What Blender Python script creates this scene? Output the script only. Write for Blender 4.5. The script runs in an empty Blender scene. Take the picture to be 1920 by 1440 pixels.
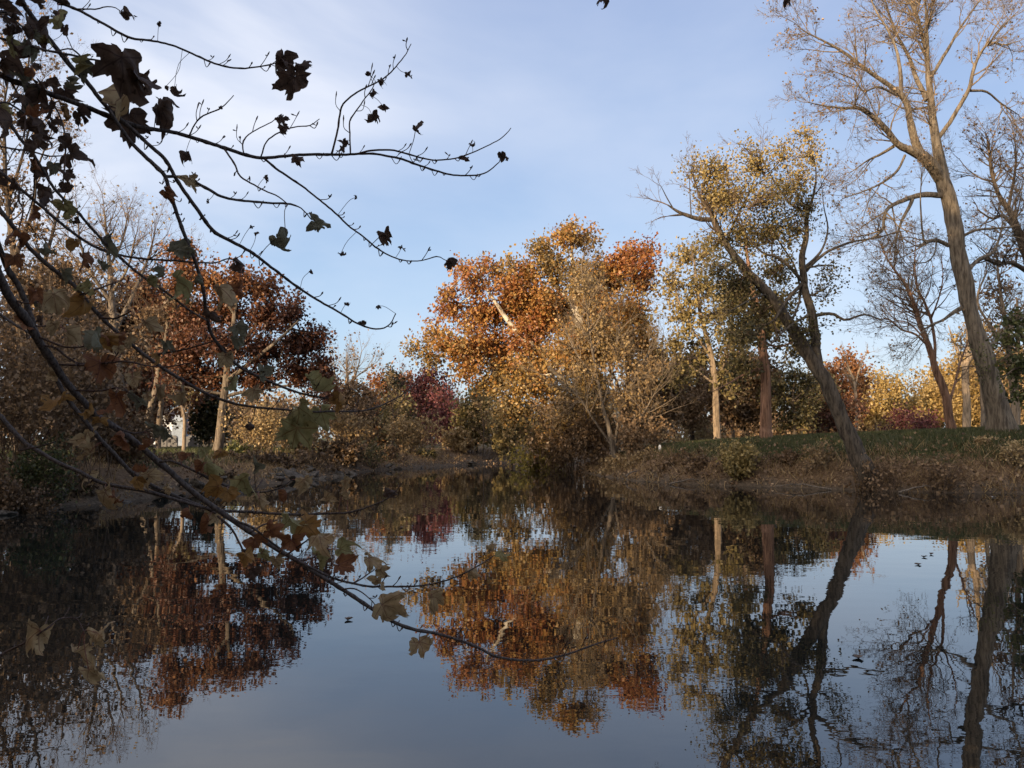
import bpy, math, random
import numpy as np
from mathutils import Vector

# ------------------------------------------------------------------ camera, sky, sun, exposure
scene = bpy.context.scene
COL = scene.collection
F = 1609.0            # focal length in photo pixels (1920 wide)
H = 1.8               # eye height above the water
HY = 822.0            # horizon row in the photo
PITCH = math.atan((HY - 720.0) / F)
cam_data = bpy.data.cameras.new("camera")
cam = bpy.data.objects.new("camera", cam_data)
COL.objects.link(cam)
cam_data.sensor_width = 36.0
cam_data.lens = 36.0 * F / 1920.0
cam_data.clip_start = 0.05
cam_data.clip_end = 3000.0
cam.location = (0, 0, H)
cam.rotation_euler = (math.pi / 2 + PITCH, 0, 0)
scene.camera = cam

SUN_AZ = math.radians(38)     # sun stands behind the camera, this far round to the left
SUN_EL = math.radians(9)
SUN_DIR = Vector((-math.sin(SUN_AZ) * math.cos(SUN_EL), -math.cos(SUN_AZ) * math.cos(SUN_EL), math.sin(SUN_EL)))
sun_data = bpy.data.lights.new("sun", 'SUN')
sun_data.energy = 5.0
sun_data.angle = math.radians(0.5)
sun_data.color = (1.0, 0.74, 0.46)
sun = bpy.data.objects.new("sun", sun_data)
COL.objects.link(sun)
sun.rotation_euler = SUN_DIR.to_track_quat('Z', 'Y').to_euler()

world = bpy.data.worlds.new("World")
scene.world = world
world.use_nodes = True
wn, wl = world.node_tree.nodes, world.node_tree.links
wn.clear()
w_out = wn.new('ShaderNodeOutputWorld')
w_bg = wn.new('ShaderNodeBackground')
w_sky = wn.new('ShaderNodeTexSky')
w_sky.sky_type = 'NISHITA'
w_sky.sun_disc = False
w_sky.sun_elevation = SUN_EL
w_sky.sun_rotation = math.pi + SUN_AZ
w_sky.altitude = 150
w_sky.air_density = 1.0
w_sky.dust_density = 0.6
w_sky.ozone_density = 1.6
SKY_STRENGTH = 0.15
w_bg.inputs['Strength'].default_value = SKY_STRENGTH
w_tc = wn.new('ShaderNodeTexCoord')
# thin high cloud, on the sky's own direction vector
w_map = wn.new('ShaderNodeMapping')
w_map.inputs['Scale'].default_value = (1.0, 1.0, 2.6)
w_map.inputs['Location'].default_value = (0.9, 0.2, 0.5)
wl.new(w_tc.outputs['Generated'], w_map.inputs['Vector'])
w_noise = wn.new('ShaderNodeTexNoise')
w_noise.inputs['Scale'].default_value = 1.9
w_noise.inputs['Detail'].default_value = 6.0
w_noise.inputs['Roughness'].default_value = 0.5
w_noise.inputs['Distortion'].default_value = 0.35
wl.new(w_map.outputs['Vector'], w_noise.inputs['Vector'])
w_ramp = wn.new('ShaderNodeValToRGB')
w_ramp.color_ramp.elements[0].position = 0.38
w_ramp.color_ramp.elements[0].color = (0, 0, 0, 1)
w_ramp.color_ramp.elements[1].position = 0.66
w_ramp.color_ramp.elements[1].color = (1, 1, 1, 1)
wl.new(w_noise.outputs['Fac'], w_ramp.inputs['Fac'])
# a cloud bank standing in the north-west (left part of the sky)
w_dot = wn.new('ShaderNodeVectorMath'); w_dot.operation = 'DOT_PRODUCT'
w_dot.inputs[1].default_value = Vector((-0.52, 1.0, 0.50)).normalized()
w_nrm = wn.new('ShaderNodeVectorMath'); w_nrm.operation = 'NORMALIZE'
wl.new(w_tc.outputs['Generated'], w_nrm.inputs[0])
wl.new(w_nrm.outputs['Vector'], w_dot.inputs[0])
w_mr = wn.new('ShaderNodeMapRange')
w_mr.interpolation_type = 'SMOOTHSTEP'
w_mr.inputs['From Min'].default_value = 0.92
w_mr.inputs['From Max'].default_value = 1.0
w_mr.inputs['To Min'].default_value = 0.36
w_mr.inputs['To Max'].default_value = 1.0
wl.new(w_dot.outputs['Value'], w_mr.inputs['Value'])
w_mul = wn.new('ShaderNodeMath'); w_mul.operation = 'MULTIPLY'
wl.new(w_ramp.outputs['Color'], w_mul.inputs[0]); wl.new(w_mr.outputs['Result'], w_mul.inputs[1])
# pale veil that every low sky has, thinning upward
w_tint = wn.new('ShaderNodeMix'); w_tint.data_type = 'RGBA'; w_tint.blend_type = 'MULTIPLY'
w_tint.inputs[0].default_value = 1.0
w_tint.inputs[7].default_value = (1.22, 1.02, 1.06, 1)
wl.new(w_sky.outputs['Color'], w_tint.inputs[6])
w_sep = wn.new('ShaderNodeSeparateXYZ'); wl.new(w_nrm.outputs['Vector'], w_sep.inputs[0])
w_grad = wn.new('ShaderNodeValToRGB')
for k, (p_, c_) in enumerate([(0.0, (.47, .64, .745)), (0.12, (.45, .64, .88)), (0.30, (.38, .53, .80)), (0.55, (.32, .42, .70))]):
    e_ = w_grad.color_ramp.elements[k] if k < 2 else w_grad.color_ramp.elements.new(p_)
    e_.position = p_; e_.color = (*c_, 1)
wl.new(w_sep.outputs['Z'], w_grad.inputs['Fac'])
w_gs = wn.new('ShaderNodeVectorMath'); w_gs.operation = 'SCALE'; w_gs.inputs['Scale'].default_value = 4.4
wl.new(w_grad.outputs['Color'], w_gs.inputs[0])
w_veil = wn.new('ShaderNodeMix'); w_veil.data_type = 'RGBA'
w_veil.inputs[0].default_value = 0.80
wl.new(w_gs.outputs[0], w_veil.inputs[7])
wl.new(w_tint.outputs[2], w_veil.inputs[6])
w_mix = wn.new('ShaderNodeMix'); w_mix.data_type = 'RGBA'
w_mix.inputs[7].default_value = (3.95, 4.1, 4.55, 1)
wl.new(w_mul.outputs[0], w_mix.inputs[0])
wl.new(w_veil.outputs[2], w_mix.inputs[6])
# brighter, warmer sky round the low sun (behind the camera)
w_ds = wn.new('ShaderNodeVectorMath'); w_ds.operation = 'DOT_PRODUCT'; w_ds.inputs[1].default_value = SUN_DIR
wl.new(w_nrm.outputs['Vector'], w_ds.inputs[0])
w_g1 = wn.new('ShaderNodeMapRange'); w_g1.inputs['From Min'].default_value = 0.1; w_g1.inputs['From Max'].default_value = 1.0
wl.new(w_ds.outputs['Value'], w_g1.inputs['Value'])
w_g2 = wn.new('ShaderNodeMath'); w_g2.operation = 'POWER'; w_g2.inputs[1].default_value = 1.6; wl.new(w_g1.outputs[0], w_g2.inputs[0])
w_glow = wn.new('ShaderNodeVectorMath'); w_glow.operation = 'SCALE'; w_glow.inputs[0].default_value = (11.0, 9.0, 6.6)
wl.new(w_g2.outputs[0], w_glow.inputs['Scale'])
w_add = wn.new('ShaderNodeVectorMath'); w_add.operation = 'ADD'
wl.new(w_mix.outputs[2], w_add.inputs[0]); wl.new(w_glow.outputs[0], w_add.inputs[1])
wl.new(w_add.outputs[0], w_bg.inputs['Color'])
wl.new(w_bg.outputs['Background'], w_out.inputs['Surface'])

scene.view_settings.view_transform = 'Standard'
scene.view_settings.look = 'None'
scene.view_settings.exposure = 0.65
scene.view_settings.gamma = 1.0
scene.view_settings.use_curve_mapping = False
scene.render.engine = 'CYCLES'
scene.cycles.max_bounces = 6
scene.cycles.diffuse_bounces = 3
scene.cycles.glossy_bounces = 3
scene.cycles.transmission_bounces = 3
scene.cycles.caustics_reflective = False
scene.cycles.caustics_refractive = False

# ------------------------------------------------------------------ helpers
CP, SP = math.cos(PITCH), math.sin(PITCH)

def at(x, y, D):
    """world point seen at photo pixel (x, y) that lies D metres north of the camera"""
    x = np.asarray(x, float); y = np.asarray(y, float); D = np.asarray(D, float)
    u = (x - 960.0) / F; v = (720.0 - y) / F
    dy = CP - v * SP; dz = SP + v * CP
    return np.stack([u * D / dy, D + 0 * x, H + dz * D / dy], -1)

def nrm(a):
    return a / np.maximum(np.linalg.norm(a, axis=-1, keepdims=True), 1e-9)

def mesh_obj(name, parts, parent=None, smooth=False, label=None):
    """parts: list of (V, faces, material, tint or None, uv or None); one mesh object"""
    Vs, loops, starts, totals, mi, tints, uvs = [], [], [], [], [], [], []
    mats = []; off = 0; lo = 0; has_t = False; has_uv = False
    sm = []
    for p in parts:
        V, Fc, mat = p[0], p[1], p[2]
        t = p[3] if len(p) > 3 else None
        uv = p[4] if len(p) > 4 else None
        s = p[5] if len(p) > 5 else smooth
        V = np.asarray(V, np.float32).reshape(-1, 3)
        if len(V) == 0: continue
        if mat not in mats: mats.append(mat)
        k = mats.index(mat)
        Flist = Fc if isinstance(Fc, list) else [Fc]
        for f in Flist:
            f = np.asarray(f, np.int64)
            if f.size == 0: continue
            n = f.shape[1]
            loops.append((f + off).ravel())
            starts.append(lo + np.arange(len(f)) * n)
            totals.append(np.full(len(f), n)); mi.append(np.full(len(f), k)); sm.append(np.full(len(f), bool(s)))
            lo += f.size
        Vs.append(V); off += len(V)
        tints.append(np.zeros(len(V)) if t is None else np.asarray(t)); has_t |= t is not None
        uvs.append(np.zeros((len(V), 2)) if uv is None else np.asarray(uv)); has_uv |= uv is not None
    V = np.concatenate(Vs); L = np.concatenate(loops)
    me = bpy.data.meshes.new(name)
    me.vertices.add(len(V)); me.vertices.foreach_set('co', V.ravel().astype(np.float32))
    me.loops.add(len(L)); me.loops.foreach_set('vertex_index', L.astype(np.int32))
    st = np.concatenate(starts); tt = np.concatenate(totals)
    me.polygons.add(len(st))
    me.polygons.foreach_set('loop_start', st.astype(np.int32))
    me.polygons.foreach_set('loop_total', tt.astype(np.int32))
    for m in mats: me.materials.append(m)
    me.polygons.foreach_set('material_index', np.concatenate(mi).astype(np.int32))
    me.polygons.foreach_set('use_smooth', np.concatenate(sm))
    if has_t:
        a = me.attributes.new('tint', 'FLOAT', 'POINT')
        a.data.foreach_set('value', np.concatenate(tints).astype(np.float32))
    if has_uv:
        ul = me.uv_layers.new(name='UVMap')
        ul.data.foreach_set('uv', np.concatenate(uvs)[L].ravel().astype(np.float32))
    me.update(calc_edges=True)
    o = bpy.data.objects.new(name, me)
    COL.objects.link(o)
    if parent is not None:
        o.parent = parent
        o.matrix_parent_inverse.identity()
        me.transform(parent_inv(parent))
    if label: o['label'] = label
    return o

def parent_inv(p):
    from mathutils import Matrix
    loc = Vector(p.location); q = p
    while q.parent is not None:
        q = q.parent; loc += Vector(q.location)
    return Matrix.Translation(-loc)

def thing(name, label, cat, loc, group=None):
    o = bpy.data.objects.new(name, None)
    o.empty_display_size = 0.3
    COL.objects.link(o)
    o.location = tuple(float(c) for c in loc)
    o['label'] = label; o['category'] = cat
    if group: o['group'] = group
    return o

def tag(o, label, cat, group=None, kind=None):
    o['label'] = label; o['category'] = cat
    if group: o['group'] = group
    if kind: o['kind'] = kind
    return o

def tubes(groups, sides=5, ridge=None):
    """groups: list of (P (N,n,3), R (N,n)) -> V, quads"""
    Vs, Fs = [], []; off = 0
    for P, R in groups:
        P = np.asarray(P, float); R = np.asarray(R, float)
        if P.ndim == 2: P = P[None]; R = R[None]
        N, n, _ = P.shape
        if N == 0: continue
        T = nrm(np.gradient(P, axis=1))
        ax = nrm(P[:, -1] - P[:, 0])
        ref = np.zeros((N, 3)); ref[np.arange(N), np.argmin(np.abs(ax), 1)] = 1
        U = nrm(np.cross(T, ref[:, None, :])); W = np.cross(T, U)
        a = np.linspace(0, 2 * np.pi, sides, endpoint=False)
        RR = np.repeat(R[:, :, None], sides, 2)
        if ridge is not None:
            gr = np.random.default_rng(ridge)
            ph = gr.uniform(0, 6.28, 4); hh = np.cumsum(np.r_[0, np.linalg.norm(np.diff(P[0], axis=0), axis=1)])[None, :, None]
            aa = a[None, None, :]
            foot = np.exp(-hh / (1.5 * R.max()))
            RR = RR * (1 + .05 * np.sin(3 * aa + ph[0] + hh * .5) + .035 * np.sin(7 * aa + ph[1] + .8 * np.sin(hh * 1.3)) + .03 * np.sin(hh * 2.1 + 2 * aa + ph[2])
                       + foot * (.16 * np.sin(5 * aa + ph[3]) + .08) + gr.normal(0, .018, RR.shape))
        ring = P[:, :, None, :] + RR[..., None] * (np.cos(a)[None, None, :, None] * U[:, :, None, :] + np.sin(a)[None, None, :, None] * W[:, :, None, :])
        Vs.append(ring.reshape(-1, 3))
        i = np.arange(N)[:, None, None] * n * sides + np.arange(n - 1)[None, :, None] * sides
        j = np.arange(sides)[None, None, :]; j2 = (j + 1) % sides
        q = np.stack([i + j, i + j2, i + sides + j2, i + sides + j], -1).reshape(-1, 4) + off
        Fs.append(q); off += N * n * sides
    if not Vs: return np.zeros((0, 3)), np.zeros((0, 4), int)
    return np.concatenate(Vs), np.concatenate(Fs)

def catmull(C, m):
    C = np.asarray(C, float)
    n = len(C)
    if n == 2:
        t = np.linspace(0, 1, m)[:, None]; return C[0] * (1 - t) + C[1] * t
    d = np.r_[0, np.cumsum(np.maximum(np.linalg.norm(np.diff(C[:, :2], axis=0), axis=1), 1e-6))]
    s = np.linspace(0, d[-1], m)
    E = np.vstack([2 * C[0] - C[1], C, 2 * C[-1] - C[-2]])
    k = np.clip(np.searchsorted(d, s, 'right') - 1, 0, n - 2)
    t = ((s - d[k]) / (d[k + 1] - d[k]))[:, None]
    p0, p1, p2, p3 = E[k], E[k + 1], E[k + 2], E[k + 3]
    return 0.5 * (2 * p1 + (p2 - p0) * t + (2 * p0 - 5 * p1 + 4 * p2 - p3) * t ** 2 + (3 * p1 - p0 - 3 * p2 + p3) * t ** 3)

def rand_unit(rng, n):
    return nrm(rng.normal(size=(n, 3)))

def leaf_cards(rng, P, size, tint, down=0.35, width=0.42):
    n = len(P)
    a = nrm(rng.normal(size=(n, 3)) + np.array([0, 0, -down]))
    b = nrm(np.cross(a, rand_unit(rng, n)))
    c = np.cross(a, b)
    s = np.asarray(size)[:, None]
    fold = rng.uniform(-0.25, 0.25, (n, 1))
    bend = rng.uniform(-0.25, 0.25, (n, 1))
    v0 = P
    v1 = P + s * (a * rng.uniform(.35, .6, (n, 1)) + b * width + c * fold)
    v2 = P + s * (a + c * bend)
    v3 = P + s * (a * rng.uniform(.35, .6, (n, 1)) - b * width + c * fold)
    V = np.stack([v0, v1, v2, v3], 1).reshape(-1, 3)
    Fq = np.arange(4 * n).reshape(-1, 4)
    return V, Fq, np.repeat(np.asarray(tint), 4)

# ------------------------------------------------------------------ materials
def new_mat(name):
    m = bpy.data.materials.new(name); m.use_nodes = True
    nt = m.node_tree; nt.nodes.clear()
    out = nt.nodes.new('ShaderNodeOutputMaterial')
    return m, nt.nodes, nt.links, out

def ramp(nodes, stops):
    r = nodes.new('ShaderNodeValToRGB'); e = r.color_ramp.elements
    while len(e) < len(stops): e.new(0.5)
    for k, (p, c) in enumerate(stops):
        e[k].position = p; e[k].color = (c[0], c[1], c[2], 1)
    return r

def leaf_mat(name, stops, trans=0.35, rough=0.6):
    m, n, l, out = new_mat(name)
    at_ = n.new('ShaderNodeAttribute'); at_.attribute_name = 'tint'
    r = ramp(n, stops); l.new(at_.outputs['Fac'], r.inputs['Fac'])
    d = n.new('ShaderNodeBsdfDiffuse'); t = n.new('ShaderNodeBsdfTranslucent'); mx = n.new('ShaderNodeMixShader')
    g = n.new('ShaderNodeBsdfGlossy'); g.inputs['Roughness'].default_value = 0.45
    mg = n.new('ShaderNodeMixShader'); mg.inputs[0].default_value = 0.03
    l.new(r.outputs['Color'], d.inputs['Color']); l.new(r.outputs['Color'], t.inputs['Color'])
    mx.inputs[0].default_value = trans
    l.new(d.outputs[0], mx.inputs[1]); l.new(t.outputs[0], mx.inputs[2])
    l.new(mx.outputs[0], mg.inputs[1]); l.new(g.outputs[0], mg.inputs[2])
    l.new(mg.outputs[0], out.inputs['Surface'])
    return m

def bark_mat(name, a, b, scale=2.0, stretch=0.18, bump=0.5, dist=0.06, spots=None):
    m, n, l, out = new_mat(name)
    tc = n.new('ShaderNodeTexCoord'); mp = n.new('ShaderNodeMapping')
    mp.inputs['Scale'].default_value = (scale, scale, scale * stretch)
    l.new(tc.outputs['Object'], mp.inputs['Vector'])
    no = n.new('ShaderNodeTexNoise'); no.inputs['Scale'].default_value = 6; no.inputs['Detail'].default_value = 6; no.inputs['Roughness'].default_value = .65
    l.new(mp.outputs[0], no.inputs['Vector'])
    r = ramp(n, [(0.38, a), (0.60, b)])
    l.new(no.outputs['Fac'], r.inputs['Fac'])
    p = n.new('ShaderNodeBsdfPrincipled'); p.inputs['Roughness'].default_value = 0.9
    p.inputs['Specular IOR Level'].default_value = 0.2
    col = r.outputs['Color']
    if spots:
        n2 = n.new('ShaderNodeTexNoise'); n2.inputs['Scale'].default_value = 1.6; n2.inputs['Detail'].default_value = 3
        l.new(tc.outputs['Object'], n2.inputs['Vector'])
        r2 = ramp(n, [(0.46, (0, 0, 0)), (0.56, (1, 1, 1))]); l.new(n2.outputs['Fac'], r2.inputs['Fac'])
        mx = n.new('ShaderNodeMix'); mx.data_type = 'RGBA'
        l.new(r2.outputs['Color'], mx.inputs[0]); l.new(col, mx.inputs[6]); mx.inputs[7].default_value = (*spots, 1)
        col = mx.outputs[2]
    l.new(col, p.inputs['Base Color'])
    bp = n.new('ShaderNodeBump'); bp.inputs['Strength'].default_value = bump; bp.inputs['Distance'].default_value = dist
    l.new(no.outputs['Fac'], bp.inputs['Height']); l.new(bp.outputs[0], p.inputs['Normal'])
    l.new(p.outputs[0], out.inputs['Surface'])
    return m

def plain_mat(name, c, rough=0.8, var=0.25, scale=3.0):
    m, n, l, out = new_mat(name)
    tc = n.new('ShaderNodeTexCoord')
    no = n.new('ShaderNodeTexNoise'); no.inputs['Scale'].default_value = scale; no.inputs['Detail'].default_value = 5
    l.new(tc.outputs['Object'], no.inputs['Vector'])
    r = ramp(n, [(0.3, [x * (1 - var) for x in c]), (0.7, [min(1, x * (1 + var)) for x in c])])
    l.new(no.outputs['Fac'], r.inputs['Fac'])
    p = n.new('ShaderNodeBsdfPrincipled'); p.inputs['Roughness'].default_value = rough
    l.new(r.outputs['Color'], p.inputs['Base Color'])
    l.new(p.outputs[0], out.inputs['Surface'])
    return m

BARK_GREY = bark_mat("bark_grey", (0.07, 0.055, 0.042), (0.20, 0.165, 0.125))
BARK_DARK = bark_mat("bark_dark", (0.035, 0.028, 0.022), (0.11, 0.085, 0.062))
BARK_RED = bark_mat("bark_reddish", (0.10, 0.055, 0.036), (0.30, 0.175, 0.115), scale=2.2, stretch=0.06, bump=0.9, dist=.1)
BARK_PALE = bark_mat("bark_pale", (0.20, 0.17, 0.13), (0.42, 0.37, 0.29), scale=1.2, stretch=.5, spots=(0.60, 0.55, 0.45))
BARK_TAN = bark_mat("bark_tan", (0.13, 0.10, 0.07), (0.30, 0.23, 0.16))
BARK_LEAN = bark_mat("bark_leaning", (0.036, 0.029, 0.022), (0.12, 0.098, 0.074), bump=.8, dist=.08)
BARK_BIG = bark_mat("bark_ridged", (0.075, 0.06, 0.045), (0.23, 0.19, 0.14), scale=1.6, stretch=.15, bump=1.0, dist=.12)
TWIG_PINK = bark_mat("twig_tan", (0.13, 0.10, 0.07), (0.23, 0.18, 0.125), bump=0)
TWIG_BROWN = bark_mat("twig_brown", (0.085, 0.058, 0.04), (0.17, 0.12, 0.08), bump=0)
TWIG_DARK = bark_mat("twig_dark", (0.05, 0.038, 0.028), (0.12, 0.09, 0.062), bump=0)

LF_SYC = leaf_mat("leaf_sycamore", [(0, (.25, .085, .035)), (.3, (.37, .155, .05)), (.55, (.44, .235, .065)), (.8, (.41, .275, .09)), (1, (.185, .14, .068))], .4)
LF_TAN = leaf_mat("leaf_tan", [(0, (.16, .10, .05)), (.5, (.32, .22, .10)), (1, (.44, .33, .16))], .3)
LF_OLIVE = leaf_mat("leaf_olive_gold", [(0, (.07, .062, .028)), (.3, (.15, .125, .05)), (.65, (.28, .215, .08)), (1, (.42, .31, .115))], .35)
LF_OAK = leaf_mat("leaf_oak_red", [(0, (.05, .022, .017)), (.35, (.105, .044, .026)), (.7, (.19, .080, .036)), (1, (.34, .165, .065))], .35)
LF_MAROON = leaf_mat("leaf_maroon", [(0, (.075, .022, .026)), (.5, (.13, .045, .045)), (1, (.25, .085, .075))], .35)
LF_GOLD = leaf_mat("leaf_gold", [(0, (.22, .14, .05)), (.5, (.42, .29, .10)), (1, (.52, .39, .15))], .4)
LF_BROWN = leaf_mat("leaf_brown", [(0, (.07, .046, .028)), (.5, (.18, .115, .06)), (1, (.32, .21, .11))], .3)
LF_GREEN = leaf_mat("leaf_green", [(0, (.035, .045, .016)), (.5, (.085, .095, .03)), (1, (.20, .19, .06))], .35)
LF_CONIFER = leaf_mat("needles_dark", [(0, (.020, .022, .010)), (1, (.055, .055, .024))], .1)
LF_YELLOW = leaf_mat("leaf_yellow", [(0, (.20, .15, .04)), (1, (.42, .34, .08))], .4)

# ------------------------------------------------------------------ terrain
RIVER = np.array([(-5, 4.1), (0, 3.8), (5, 3.9), (15, 4.4), (30, 6), (60, 9), (140, 10), (140, 38), (60, 33), (30, 29.3), (20, 28.8), (16.3, 28.4),
                  (12.9, 29.3), (10.8, 31.2), (9.0, 32.3), (6.6, 34.2), (5.2, 37.0), (4.5, 40.5), (3.5, 48), (4.6, 52), (12, 56), (30, 60), (140, 66), (140, 76), (30, 71),
                  (10, 68), (3, 66), (-0.6, 63), (-3.0, 58), (-5.4, 53.4), (-7.6, 48.5), (-9.2, 35), (-10.4, 27), (-12.3, 21), (-12.5, 13), (-10, 7.5)], float)

def river_sd(X, Y):
    """distance to the shoreline, negative in the river"""
    P = np.stack([X.ravel(), Y.ravel()], -1)
    A = RIVER; B = np.roll(RIVER, -1, 0)
    best = np.full(len(P), 1e9); inside = np.zeros(len(P), bool)
    for a, b in zip(A, B):
        e = b - a; w = P - a
        t = np.clip((w @ e) / (e @ e), 0, 1)
        best = np.minimum(best, np.hypot(w[:, 0] - t * e[0], w[:, 1] - t * e[1]))
        c = ((a[1] <= P[:, 1]) != (b[1] <= P[:, 1]))
        with np.errstate(divide='ignore', invalid='ignore'):
            xi = a[0] + (P[:, 1] - a[1]) / (b[1] - a[1]) * e[0]
        inside ^= c & (P[:, 0] < xi)
    return np.where(inside, -best, best).reshape(X.shape)

def sstep(a, b, x):
    t = np.clip((x - a) / (b - a), 0, 1); return t * t * (3 - 2 * t)

def wob(X, Y):
    return (np.sin(X * 1.7 + 1.3 * np.sin(Y * .9)) * np.cos(Y * 1.5 + 1.1 * np.sin(X * 1.2)) * .5
            + np.sin(X * 3.9 + 2 * np.sin(Y * 2.3) + 1) * np.cos(Y * 4.3 + np.sin(X * 3.1)) * .25
            + np.sin(X * .31 + Y * .23) * .5)

def ground_z(X, Y):
    X = np.asarray(X, float); Y = np.asarray(Y, float)
    d = river_sd(X, Y) + 0.22 * wob(X * 1.3, Y * 1.3)
    right = sstep(-6, 2, X - np.clip((Y - 52) * .9, -3, 60)) * sstep(14, 22, Y)      # right bank lawn
    zt_r = np.clip(1.52 + 0.042 * (X - 6), 1.25, 2.3) - 0.30 * sstep(38, 52, Y)
    zt_l = 1.12 + 0 * X
    ztop = zt_l * (1 - right) + zt_r * right
    near = 1 - sstep(5, 17, Y)
    ztop = ztop * (1 - near) + (0.25 + 0.35 * sstep(3, 40, -Y)) * near
    w = 3.6 * (1 - right) + 2.5 * right
    w = w * (1 - near) + 1.6 * near
    up = ztop * (1 - np.exp(-(np.maximum(d, 0) / w) ** 1.15 * 1.6))
    bump = 0.055 * wob(X, Y) * np.clip(d / 1.0, 0, 1) * (1 - .6 * sstep(4, 9, d)) * (1 - near)
    und = np.where(d < 0, -1.4 * (1 - np.exp(d / 1.6)), 0)
    far = 0.5 * sstep(120, 700, np.hypot(X, Y))
    return up + und + bump - 0.012 * (d < 0) + np.where(d > 0, 0.012, 0) + far

def gz(x, y):
    return float(ground_z(np.array([x]), np.array([y]))[0])

def axis_coords(a, b, step, far, growth=1.22):
    c = list(np.arange(a, b + 1e-6, step)); s = step; hi = b
    while hi < far: s *= growth; hi += s; c.append(hi)
    s = step; lo = a
    while lo > -far: s *= growth; lo -= s; c.insert(0, lo)
    return np.array(c)

gx = axis_coords(-26, 34, 0.38, 1600); gy = axis_coords(-2, 72, 0.38, 1600)
GX, GY = np.meshgrid(gx, gy)
GZ = ground_z(GX, GY)
gv = np.stack([GX, GY, GZ], -1).reshape(-1, 3)
ny, nx = GX.shape
ii = (np.arange(ny - 1)[:, None] * nx + np.arange(nx - 1)[None, :]).ravel()
gf = np.stack([ii, ii + 1, ii + nx + 1, ii + nx], -1)

def ground_material():
    m, n, l, out = new_mat("ground_soil_grass")
    geo = n.new('ShaderNodeNewGeometry'); sep = n.new('ShaderNodeSeparateXYZ'); l.new(geo.outputs['Position'], sep.inputs[0])
    big = n.new('ShaderNodeTexNoise'); big.inputs['Scale'].default_value = .7; big.inputs['Detail'].default_value = 6; big.inputs['Roughness'].default_value = .7
    l.new(geo.outputs['Position'], big.inputs['Vector'])
    fine = n.new('ShaderNodeTexNoise'); fine.inputs['Scale'].default_value = 9; fine.inputs['Detail'].default_value = 5; fine.inputs['Roughness'].default_value = .7
    l.new(geo.outputs['Position'], fine.inputs['Vector'])
    grass = ramp(n, [(.3, (.035, .042, .014)), (.55, (.07, .075, .026)), (.75, (.15, .12, .055))]); l.new(fine.outputs['Fac'], grass.inputs['Fac'])
    lit = ramp(n, [(.3, (.06, .038, .022)), (.55, (.16, .105, .06)), (.75, (.30, .20, .115))]); l.new(fine.outputs['Fac'], lit.inputs['Fac'])
    mud = ramp(n, [(.3, (.05, .039, .028)), (.7, (.15, .115, .08))]); l.new(fine.outputs['Fac'], mud.inputs['Fac'])
    # height (with noise) decides mud -> litter -> grass
    ad = n.new('ShaderNodeMath'); ad.operation = 'MULTIPLY_ADD'; ad.inputs[1].default_value = 1.5; l.new(big.outputs['Fac'], ad.inputs[0]); l.new(sep.outputs['Z'], ad.inputs[2])
    m1 = n.new('ShaderNodeMapRange'); m1.inputs['From Min'].default_value = .85; m1.inputs['From Max'].default_value = 1.2; l.new(ad.outputs[0], m1.inputs['Value'])
    m2 = n.new('ShaderNodeMapRange'); m2.inputs['From Min'].default_value = 1.75; m2.inputs['From Max'].default_value = 2.05; l.new(ad.outputs[0], m2.inputs['Value'])
    a = n.new('ShaderNodeMix'); a.data_type = 'RGBA'; l.new(m1.outputs[0], a.inputs[0]); l.new(mud.outputs[0], a.inputs[6]); l.new(lit.outputs[0], a.inputs[7])
    b = n.new('ShaderNodeMix'); b.data_type = 'RGBA'; l.new(m2.outputs[0], b.inputs[0]); l.new(a.outputs[2], b.inputs[6]); l.new(grass.outputs[0], b.inputs[7])
    p = n.new('ShaderNodeBsdfPrincipled'); p.inputs['Roughness'].default_value = .95; p.inputs['Specular IOR Level'].default_value = .15
    l.new(b.outputs[2], p.inputs['Base Color'])
    bp = n.new('ShaderNodeBump'); bp.inputs['Strength'].default_value = .9; bp.inputs['Distance'].default_value = .12
    l.new(fine.outputs['Fac'], bp.inputs['Height']); l.new(bp.outputs[0], p.inputs['Normal'])
    l.new(p.outputs[0], out.inputs['Surface'])
    return m

ground = mesh_obj("ground", [(gv, gf, ground_material(), None, None, True)])
ground['kind'] = 'structure'

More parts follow.
